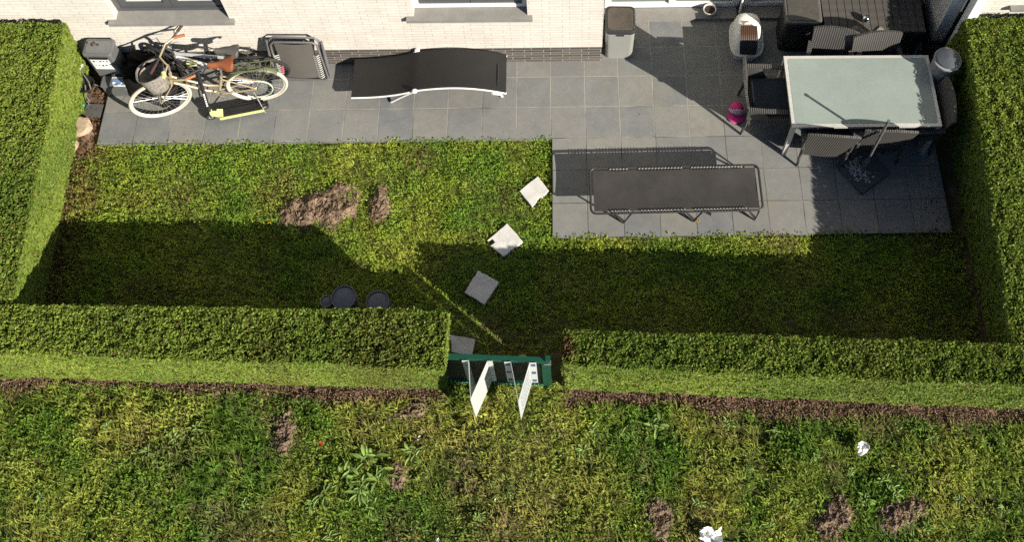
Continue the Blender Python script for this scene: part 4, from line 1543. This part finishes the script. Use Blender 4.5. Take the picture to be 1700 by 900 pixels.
# ------------------------------------------------------------------ pots behind the hedge
def tub(label, loc, r, h, mt, rim):
    t = thing('round_pot', label, 'pot', loc, 0, 'pots in the shade of the meadow hedge')
    m = MB(); m.lathe([(r * .8, 0), (r * .97, h * .9), (r, h * .92), (r, h), (r * .9, h)], n=28, capt=False)
    m.build('pot', rim, t)
    m = MB(); m.lathe([(r * .9, h - .012), (r * .5, h - .004), (.001, h - .002)], n=28, capb=False, capt=False)
    m.build('filling', mt, t)
M_navy = mat('dark_blue_pot', (.11, .12, .155), .6, var=.15)
tub('larger dark round pot behind the meadow hedge', (-2.13, -2.77, -.05), .128, .47, M_navy, M_navy)
tub('smaller dark round pot behind the meadow hedge', (-1.785, -2.81, -.05), .120, .43, M_navy, M_navy)
tub('small pale-rimmed pot touching the larger dark pot', (-2.31, -2.80, -.05), .062, .44, M_navy, M_drumrim)

# ------------------------------------------------------------------ litter papers
def paper(label, loc, sx, sy, seed, rz):
    rr = np.random.default_rng(seed)
    m = MB()
    def fn(u, v):
        a = np.array([u * 3.1 + seed]); b = np.array([v * 3.1])
        z = float(fbm(a, b, .9, seed)[0])
        edge = 1 - .35 * (abs(u - .5) * 2) ** 2 * (.5 + v)
        k1 = float(fbm(a + 7, b + 3, .8, seed + 1)[0]) - .5
        k2 = float(fbm(a + 2, b + 9, .8, seed + 2)[0]) - .5
        return ((u - .5) * sx * edge + k1 * sx * .4, (v - .5) * sy * (1 - .4 * (abs(u - .5) * 2) ** 3) + k2 * sy * .4, .03 + .10 * z + .03 * abs(u - .55) * 2)
    m.grid(fn, 12, 12, False, thick=.002)
    o = m.build('crumpled_paper', M_paper)
    o.location, o.rotation_euler = loc, (0, 0, rz)
    tag(o, label, 'paper', 'crumpled papers in the meadow')
paper('small crumpled white paper in the meadow below the meadow hedge', (3.03, -4.28, .10), .16, .10, 5, R(35))
paper('larger crumpled white paper in the meadow at the edge of the picture', (1.50, -5.04, .10), .19, .22, 9, R(75))

# ------------------------------------------------------------------ grey crate, black bag, little barbecue
def label_sheet(par, x0, z1, wd, hh, y, mt, seed, blue=False):
    m = MB(); m.box((x0 + wd / 2, y, z1 - hh / 2), (wd, .003, hh))
    l = m.build('paper_label', mt, par)
    rr = random.Random(seed)
    b = MB()
    for k in range(9):
        sx_, sz_ = rr.uniform(.008, .025), rr.uniform(.01, .035)
        b.box((x0 + .02 + (k % 5) * wd / 5.4 + sx_ / 2, y - .0025, z1 - .025 - (k // 5) * hh * .42 - sz_ / 2), (sx_, .002, sz_))
    b.build('print', M_ink if not blue else M_lblblue, l)
cr = thing('grey_crate', 'upright grey plastic crate with a white label and a fallen leaf on its lid', 'crate', (-5.115, .07, 0), R(-2))
m = MB(); m.rbox((0, 0, .335), (.31, .20, .67), .03)
m.build('body', M_crate, cr)
m = MB(); m.rbox((0, .0, .692), (.335, .225, .045), .035)
ld = m.build('lid', M_crate, cr)
m = MB(); m.rbox((0, .0, .716), (.27, .155, .008), .03)
m.build('lid_panel', mat('lid_panel_grey', (.15, .155, .155), .5, var=.1), ld)
m = MB(); m.box((.01, -.113, .64), (.20, .02, .018))
m.build('latch', M_black, cr)
label_sheet(cr, -.11, .60, .21, .22, -.1025, M_lbl, 2)
c2 = thing('grey_crate', 'low grey plastic crate with a white and blue label in front of the upright one', 'crate', (-5.06, -.118, 0), R(-2))
m = MB(); m.rbox((0, 0, .11), (.29, .14, .22), .02)
m.build('body', M_crate, c2)
m = MB(); m.rbox((0, .0, .2275), (.30, .15, .014), .02)
m.build('lid', M_crate, c2)
m = MB(); m.box((.055, -.005, .2365), (.19, .12, .003))
l2 = m.build('paper_label', M_lbl, c2)
m = MB()
for (a, b_, w_, h_) in ((.0, .02, .045, .05), (.055, .005, .06, .085), (.105, .02, .03, .05), (.03, -.04, .05, .02), (.11, -.035, .03, .02)):
    m.box((a, b_ - .005, .2392), (w_, h_, .002))
m.build('print', M_lblblue, l2)
# fallen leaves on the lid
rr = np.random.default_rng(2)
n = 7
o = leaves(np.stack([rr.normal(0, .03, n), rr.normal(0, .022, n), np.full(n, .004)], 1), np.stack([rr.normal(0, .3, n), rr.normal(0, .3, n), np.ones(n)], 1), np.full(n, .045), np.full(n, .02), np.tile([.12, .03, .02], (n, 1)), 'fallen_leaf', M_deadleaf)
o.location = (-5.17, .10, .722)
tag(o, 'dead brown leaf spray lying on the lid of the upright grey crate', 'leaf')

def lumpy(name, label, cat, loc, r, seed, mt, amp=.22, e=2.6, rz=0):
    m = MB()
    def fn(u, v):
        a, b = 2 * PI * u, (v - .0) * PI / 2
        x_, y_ = ell(a, r[0], r[1], e)
        cb_, sb_ = max(0., math.cos(b)) ** .40, math.sin(b)
        nz = float(fbm(np.array([math.cos(a) * 1.2 + v * 1.5 + seed]), np.array([math.sin(a) * 1.2 + v * .7]), .55, seed)[0]) - .5
        fold = .045 * math.sin(a * 7 + 3 * v + seed) * (1 - v)
        k_ = 1 + amp * nz + fold
        return (x_ * cb_ * k_, y_ * cb_ * k_, r[2] * sb_ * (1 + amp * .8 * nz))
    m.grid(fn, 56, 18, True)
    o = m.build(name, mt)
    o.location, o.rotation_euler = loc, (0, 0, rz)
    return tag(o, label, cat)
lumpy('black_bag', 'large slumped black canvas bag behind the wicker bicycle basket', 'bag', (-4.645, -.035, 0), (.335, .235, .50), 4, M_bag, amp=.32, e=3.0, rz=R(-4))
lumpy('black_bag', 'flat empty black bag slumped under the front wheel of the cream bicycle', 'bag', (-4.62, -.20, 0), (.22, .10, .12), 7, M_bag, amp=.4, rz=R(-25))

bq = thing('small_barbecue', 'small black tripod barbecue with silver rods and a grey handle beside the crates', 'barbecue', (-5.395, -.15, 0))
m = MB(); m.lathe([(.02, .17), (.07, .18), (.105, .21), (.115, .245), (.108, .248), (.07, .21), (.01, .195)], n=24, capb=True, capt=False)
m.build('bowl', M_black, bq)
for k in range(3):
    a = R(30 + 120 * k)
    m = MB(); m.tube([(.07 * math.cos(a), .07 * math.sin(a), .19), (.15 * math.cos(a), .15 * math.sin(a), .0)], .007, 6)
    m.build('leg', M_greytube, bq)
m = MB(); m.tube([(-.06, .16, .36), (.06, .01, .27), (.10, -.08, .25)], .0075, 6); m.tube([(.02, -.02, .25), (.03, -.13, .20), (.05, -.16, .10)], .008, 6)
m.build('rod', M_rim, bq)
m = MB(); m.tube([(-.08, .10, .34), (-.03, .20, .37)], [.030, .034], 10)
m.build('handle', M_cord, bq)
m = MB(); m.box((0, 0, 0), (.20, .17, .03))
o = m.build('paving_tile', mat('loose_dark_tile', (.08, .08, .078), .8, var=.2))
o.location, o.rotation_euler = (-5.34, -.36, -.035), (0, 0, R(-4))
tag(o, 'loose dark tile on the soil in front of the small barbecue', 'tile')
m = MB(); m.lathe([(.001, -.03), (.02, -.022), (.03, 0), (.02, .022), (.001, .03)], n=16, capb=False, capt=False)
o = m.build('green_ball', M_greenball)
o.location = (-5.47, -.30, .0)
tag(o, 'little green ball at the foot of the long hedge', 'ball')

# ------------------------------------------------------------------ bicycles
WR = .335
def wheel(par, cx, tyre_m, rim_m, steer=0, pivot=None, rr=WR, ns=32):
    """wheel in the bike's own x-z plane, optionally turned about the steering axis"""
    M = Matrix.Translation((cx, 0, rr + .012))
    if steer:
        M = Matrix.Translation((pivot, 0, 0)) @ Matrix.Rotation(steer, 4, 'Z') @ Matrix.Translation((-pivot, 0, 0)) @ M
    m = MB(); m.torus((0, 0, 0), rr - .030, .008, M, 48, 6)
    w_ = m.build('wheel', rim_m, par)
    m = MB(); m.torus((0, 0, 0), rr - .008, .0205, M, 48, 10)
    m.build('tyre', tyre_m, w_)
    m = MB()
    for k in range(ns):
        a = 2 * PI * k / ns
        a2 = a + (.45 if k % 2 else -.45)
        s_ = .028 if k % 4 < 2 else -.028
        m.tube([M @ Vector((.02 * math.cos(a2), s_, .02 * math.sin(a2))), M @ Vector(((rr - .032) * math.cos(a), 0, (rr - .032) * math.sin(a)))], .0014, 4, cap=False)
    m.build('spokes', M_rim, w_)
    m = MB(); m.tube([M @ Vector((0, -.05, 0)), M @ Vector((0, .05, 0))], .019, 10)
    m.build('hub', M_rim, w_)
    return M
def saddle_mesh(m, c, ln=.27, wd=.19, fwd=1):
    def fn(u, v):
        t = u
        wv = (.035 + (wd / 2 - .035) * (1 / (1 + math.exp(-(.42 - t) * 14)))) * (1 if t < .97 else .7) * min(1, (t + .02) * 12) ** .5
        a = (v - .5) * PI
        return (c[0] - ln / 2 + ln * t, c[1] + wv * math.sin(a), c[2] + .035 * (math.cos(a) ** .6 if math.cos(a) > 0 else 0) + .012 * (2 * t - 1) ** 2 - .025 * (1 - math.cos(a)))
    m.grid(fn, 18, 12, True, thick=.01)

b1 = thing('city_bicycle', 'cream-tyred city bicycle with wicker basket and brown leather saddle', 'bicycle', (-3.364, -.252, 0), R(187.5), rx=0)
b1.rotation_euler = (R(2.0), 0, R(187.5))
WB = 1.09
ST = R(14)
PV = WB - .15
Mr = wheel(b1, 0, M_cream, M_bone)
Mf = wheel(b1, WB, M_cream, M_bone, ST, PV)
Tst = Matrix.Translation((PV, 0, 0)) @ Matrix.Rotation(ST, 4, 'Z') @ Matrix.Translation((-PV, 0, 0))
def tp(*pts):
    return [Tst @ Vector(q) for q in pts]
m = MB()
HT0, HT1 = (WB - .20, 0, .62), (WB - .245, 0, .80)
m.tube([HT0, HT1], .019, 10)
m.tube([HT0, (WB - .36, 0, .50), (WB - .52, 0, .355), (.44, 0, .28)], .016, 8)                       # low-slung down tube
m.tube([(WB - .23, 0, .74), (WB - .40, 0, .60), (WB - .56, 0, .46), (.40, 0, .42), (.375, 0, .44)], .014, 8)
m.tube([(.44, 0, .28), (.335, 0, .62)], .016, 8)
for sy in (-1, 1):
    m.tube([(.44, sy * .03, .28), (0, sy * .055, WR)], .009, 6)
    m.tube([(.345, sy * .02, .58), (0, sy * .055, WR)], .0085, 6)
m.build('frame', M_gold, b1)
m = MB()
for sy in (-1, 1):
    m.tube(tp((WB - .195, sy * .045, .60), (WB - .12, sy * .05, .50), (WB, sy * .052, WR)), .010, 6)
m.tube(tp((WB - .195, -.045, .60), (WB - .195, .045, .60)), .012, 6)
m.build('fork', M_gold, b1)
m = MB()
m.tube(tp((WB - .245, 0, .79), (WB - .262, 0, .93)), .014, 8)
m.build('stem', M_rim, b1)
m = MB()
m.tube(tp((WB - .50, -.285, .985), (WB - .40, -.295, .985), (WB - .29, -.25, .975), (WB - .20, -.13, .945), (WB - .235, -.04, .93), (WB - .255, 0, .93), (WB - .235, .04, .93), (WB - .20, .13, .945), (WB - .29, .25, .975), (WB - .40, .295, .985), (WB - .50, .285, .985)), .0115, 8)
hb = m.build('handlebar', M_gold, b1)
for sy in (-1, 1):
    m = MB(); m.tube(tp((WB - .52, sy * .283, .985), (WB - .40, sy * .295, .985)), .0175, 10)
    m.build('grip', M_orange, hb)
    m = MB(); m.tube(tp((WB - .36, sy * .285, .98), (WB - .33, sy * .25, .955), (WB - .43, sy * .25, .95)), .005, 6)
    m.build('brake_lever', M_rim, hb)
m = MB(); m.tube(tp((WB - .20, .10, .965), (WB - .20, .16, .965)), .026, 10)
m.build('bell', M_lime, hb)
m = MB(); saddle_mesh(m, (.275, 0, .86), .28, .205)
sd_ = m.build('saddle', M_leather, b1)
m = MB(); m.tube([(.33, 0, .60), (.295, 0, .85)], .013, 8)
for sy in (-1, 1):
    m.tube([(.20, sy * .04, .83), (.205, sy * .04, .855)], .014, 8)
m.build('seat_post', M_rim, sd_)
m = MB()
def fender(M, a0, a1, r0=WR + .022, wd=.034):
    def fn(u, v):
        a = a0 + (a1 - a0) * u
        s_ = (v - .5) * 2
        rr_ = r0 - .014 * s_ * s_
        return M @ Vector((rr_ * math.cos(a), s_ * wd, rr_ * math.sin(a)))
    m.grid(fn, 26, 6, True, thick=.002)
fender(Mr, R(38), R(142))
m.build('rear_fender', M_olive, b1)
m = MB(); fender(Mf, R(80), R(150))
m.build('front_fender', M_olive, b1)
m = MB()
for sy in (-1, 1):
    m.tube([(.20, sy * .055, .735), (-.30, sy * .06, .725), (-.32, sy * .04, .725)], .006, 6)
    m.tube([(-.20, sy * .06, .725), (0, sy * .06, WR)], .005, 6)
for k in range(4):
    m.tube([(.12 - .12 * k, -.055, .734), (.12 - .12 * k, .055, .734)], .005, 6)
m.build('rear_rack', M_olive, b1)
m = MB(); m.rbox((-.345, 0, .60), (.03, .07, .05), .01)
m.build('tail_light', M_red, b1)
m = MB(); m.torus((.44, .045, .28), .082, .006, None, 28, 6)
for k in range(5):
    a = 2 * PI * k / 5
    m.tube([(.44, .045, .28), (.44 + .08 * math.cos(a), .045, .28 + .08 * math.sin(a))], .005, 5)
m.build('chain_ring', M_rim, b1)
for sg in (1, -1):
    m = MB()
    m.tube([(.44, .055 * sg, .28), (.44 + .11 * sg, .075 * sg, .28 - .13 * sg)], .008, 6)
    m.box((.44 + .11 * sg, .12 * sg, .28 - .13 * sg), (.09, .08, .02))
    m.build('pedal', M_black, b1)
m = MB()
m.torus((0, .062, WR + .01), .175, .009, None, 26, 6, R(100), R(320))
m.build('skirt_guard', mat('pale_green_guard', (.50, .56, .42), .5, var=.06), b1)
m = MB()
m.tube([(.05, .06, .30), (-.02, .19, .012)], .008, 6)
m.build('kickstand', M_rim, b1)
# wicker basket in front of the bars, mouth tipped towards the wheel
bk = MB()
n = 28
rings = [(.115, -.10, .0), (.125, -.10, .03), (.165, -.11, .25), (.176, -.11, .265), (.163, -.11, .262), (.150, -.10, .21), (.06, -.10, .022), (.001, -.10, .02)]
vs, fs = [], []
for (r0, dx, z) in rings:
    for k in range(n):
        x_, y_ = ell(2 * PI * k / n, r0 * .92, r0 * 1.06, 2.6)
        vs.append((x_, y_, z))
for i in range(len(rings) - 1):
    for k in range(n):
        fs.append((i * n + k, i * n + (k + 1) % n, (i + 1) * n + (k + 1) % n, (i + 1) * n + k))
fs.append(tuple(range(n - 1, -1, -1)))
MBk = Tst @ Matrix.Translation((WB - .075, 0.01, .60)) @ Matrix.Rotation(R(6), 4, 'Y') @ Matrix.Rotation(R(16), 4, 'X')
bk.add(vs, fs, False, MBk)
bko = bk.build('basket', M_basket, b1)
m = MB()
lr = [(.158, .245), (.148, .20), (.125, .07), (.10, .045), (.001, .04)]
lv, lf = [], []
for (r0, z) in lr:
    lv += [(*ell(2 * PI * k / n, r0 * .92, r0 * 1.06, 2.6), z) for k in range(n)]
for i in range(len(lr) - 1):
    lf += [(i * n + k, i * n + (k + 1) % n, (i + 1) * n + (k + 1) % n, (i + 1) * n + k) for k in range(n)]
m.add(lv, lf, True, MBk)
m.build('basket_inner_shade', M_bag, bko)  # added dark inner sheet; shade inside the basket put into its colour

b2 = thing('silver_bicycle', 'silver-framed bicycle with black tyres and wide dark handlebar nearest the house wall', 'bicycle', (-3.36, .015, 0), R(178))
b2.rotation_euler = (R(-7), 0, R(179))
ST2 = R(-24)
wheel(b2, 0, M_tyre, M_darkmetal)
wheel(b2, 1.06, M_tyre, M_darkmetal, ST2, .90)
Tst2 = Matrix.Translation((.90, 0, 0)) @ Matrix.Rotation(ST2, 4, 'Z') @ Matrix.Translation((-.90, 0, 0))
m = MB()
m.tube([(.875, 0, .66), (.845, 0, .80)], .022, 10)
m.tube([(.865, 0, .70), (.43, 0, .29)], .024, 10)
m.tube([(.85, 0, .78), (.30, 0, .66)], .020, 10)
m.build('frame', M_silver, b2)
m = MB()
m.tube([(.43, 0, .29), (.28, 0, .74)], .018, 8)
for sy in (-1, 1):
    m.tube([(.43, sy * .03, .29), (0, sy * .055, WR)], .010, 6)
    m.tube([(.31, sy * .02, .65), (0, sy * .055, WR)], .009, 6)
m.build('rear_triangle', M_darkmetal, b2)
m = MB()
for sy in (-1, 1):
    m.tube([Tst2 @ Vector(q) for q in ((.875, sy * .05, .64), (1.06, sy * .055, WR))], .016, 8)
m.tube([Tst2 @ Vector(q) for q in ((.845, 0, .80), (.835, 0, .92), (.90, 0, .95))], .016, 8)
m.build('fork', M_darkmetal, b2)
m = MB(); m.tube([Tst2 @ Vector(q) for q in ((.86, -.33, .975), (.885, -.12, .955), (.90, 0, .95), (.885, .12, .955), (.86, .33, .975))], .013, 8)
hb2 = m.build('handlebar', M_darkmetal, b2)
for sy in (-1, 1):
    m = MB(); m.tube([Tst2 @ Vector(q) for q in ((.86, sy * .34, .976), (.872, sy * .22, .968))], .018, 8)
    m.build('grip', mat('dark_brown_grip', (.05, .022, .016), .7, var=.1), hb2)
    m = MB(); m.tube([Tst2 @ Vector(q) for q in ((.90, sy * .19, .955), (.93, sy * .22, .94), (.91, sy * .31, .945))], .006, 6)
    m.build('brake_lever', M_darkmetal, hb2)
m = MB(); saddle_mesh(m, (.24, 0, .86), .27, .17)
sd2 = m.build('saddle', mat('grey_saddle', (.085, .08, .075), .55, var=.15), b2)
m = MB(); m.tube([(.29, 0, .72), (.262, 0, .85)], .014, 8)
m.build('seat_post', M_darkmetal, sd2)
m = MB(); m.torus((.43, .05, .29), .085, .007, None, 24, 6)
m.tube([(.43, .06, .29), (.32, .075, .17)], .009, 6); m.box((.32, .12, .17), (.09, .08, .02))
m.build('crankset', M_darkmetal, b2)
m = MB()
m.tube([(.87, .03, .86), (.78, .09, .70), (.66, .06, .56), (.55, .03, .60)], .004, 5)
m.tube([(.87, -.02, .86), (.92, -.10, .80), (.86, -.04, .66)], .004, 5)
m.tube([(.80, .10, .74), (.72, .14, .60), (.60, .12, .50), (.54, .11, .60), (.60, .10, .72), (.72, .10, .78), (.80, .10, .74)], .008, 6)
m.build('cable_lock', M_black, b2)
m = MB(); m.rbox((.70, .05, .62), (.11, .05, .06), .015)
m.build('lime_lamp', M_lime, b2)

# ------------------------------------------------------------------ kick scooter
ks = thing('kick_scooter', 'kick scooter with black deck, lime edges and a tilted black stem', 'scooter', (-3.60, -.43, 0), R(192))
m = MB()
m.rbox((-.02, 0, .075), (.48, .115, .03), .02)
m.build('deck', M_black, ks)
for sy in (-1, 1):
    m = MB(); m.box((-.02, sy * .0655, .078), (.50, .014, .036))
    m.build('edge_strip', M_lime if sy > 0 else M_black, ks)
m = MB(); m.add([(.19, -.05, .095), (.32, -.03, .18), (.32, .03, .18), (.19, .05, .095), (.19, -.05, .06), (.32, -.03, .12), (.32, .03, .12), (.19, .05, .06)], [(0, 1, 2, 3), (7, 6, 5, 4), (0, 4, 5, 1), (1, 5, 6, 2), (2, 6, 7, 3), (3, 7, 4, 0)])
m.build('neck', M_lime, ks)
for xx in (.335, -.27):
    m = MB(); m.torus((xx, 0, .062), .042, .020, None, 24, 8)
    wl = m.build('wheel', M_tyre, ks)
    m = MB(); m.tube([(xx, -.014, .062), (xx, .014, .062)], .030, 12)
    m.build('hub', M_drumrim, wl)
m = MB(); m.tube([(.335, 0, .06), (.325, -.01, .16)], .020, 8)
m.tube([(.325, -.01, .16), (.30, -.235, .72)], .021, 10)
stem = m.build('stem', M_black, ks)
m = MB()
for k in range(6):
    t = .18 + k * .055
    c = Vector((.325, -.01, .16)).lerp(Vector((.30, -.235, .72)), t)
    m.box((c.x, c.y + .021, c.z + .009), (.016, .004, .022), rx=R(22))
m.build('white_marks', M_lbl, stem)
m = MB(); m.tube([(.10, -.30, .72), (.30, -.237, .725), (.50, -.17, .72)], .014, 8)
m.build('handlebar', M_darkmetal, ks)
m = MB(); m.add([(-.20, -.04, .095), (-.33, -.035, .12), (-.33, .035, .12), (-.20, .04, .095)], [(0, 1, 2, 3), (3, 2, 1, 0)])
m.build('brake_fender', M_black, ks)

# ------------------------------------------------------------------ stray leaves and scraps
def stray(name, label, cat, loc, col, sz, n, seed, group=None):
    rr = np.random.default_rng(seed)
    P = np.stack([rr.normal(0, sz * .4, n), rr.normal(0, sz * .4, n), rr.uniform(.004, .014, n)], 1)
    N = np.stack([rr.normal(0, .35, n), rr.normal(0, .35, n), np.ones(n)], 1)
    o = leaves(P, N, rr.uniform(.7, 1.2, n) * sz, rr.uniform(.4, .6, n) * sz, np.array(col)[None] * rr.uniform(.6, 1.2, (n, 1)), name, M_deadleaf)
    o.location = loc
    return tag(o, label, cat, group)
stray('fallen_leaf', 'dark red leaves on the paving under the flat black recliner', 'leaf', (1.74, -1.75, 0), (.13, .03, .02), .045, 5, 1)
stray('fallen_leaf', 'yellow-brown leaves by the middle foot of the flat black recliner', 'leaf', (1.60, -1.83, 0), (.38, .26, .09), .04, 9, 2)
stray('fallen_leaf', 'bright yellow leaf on the garden lawn at the rim of the long shadow', 'leaf', (-3.12, -1.79, .0), (.65, .42, .03), .04, 3, 3)
stray('fallen_leaf', 'small orange-red leaf in the meadow between two soil heaps', 'leaf', (-2.26, -4.17, .16), (.55, .07, .03), .045, 2, 4)
stray('fallen_leaf', 'small red leaf in the meadow grass below the long hedge corner', 'leaf', (-4.85, -3.95, .16), (.50, .07, .03), .045, 2, 5)
stray('paper_scrap', 'tiny white scrap in the meadow in front of the gate path', 'paper', (-1.33, -4.10, .16), (.8, .8, .78), .035, 2, 6, 'paper scraps in the meadow')
stray('paper_scrap', 'tiny white scrap in the thin dry grass of the path', 'paper', (-.55, -4.68, .16), (.8, .8, .78), .03, 2, 7, 'paper scraps in the meadow')
stray('paper_scrap', 'white scrap in the meadow at the edge of the picture below the dock clumps', 'paper', (-1.05, -5.03, .16), (.8, .8, .78), .045, 3, 8, 'paper scraps in the meadow')
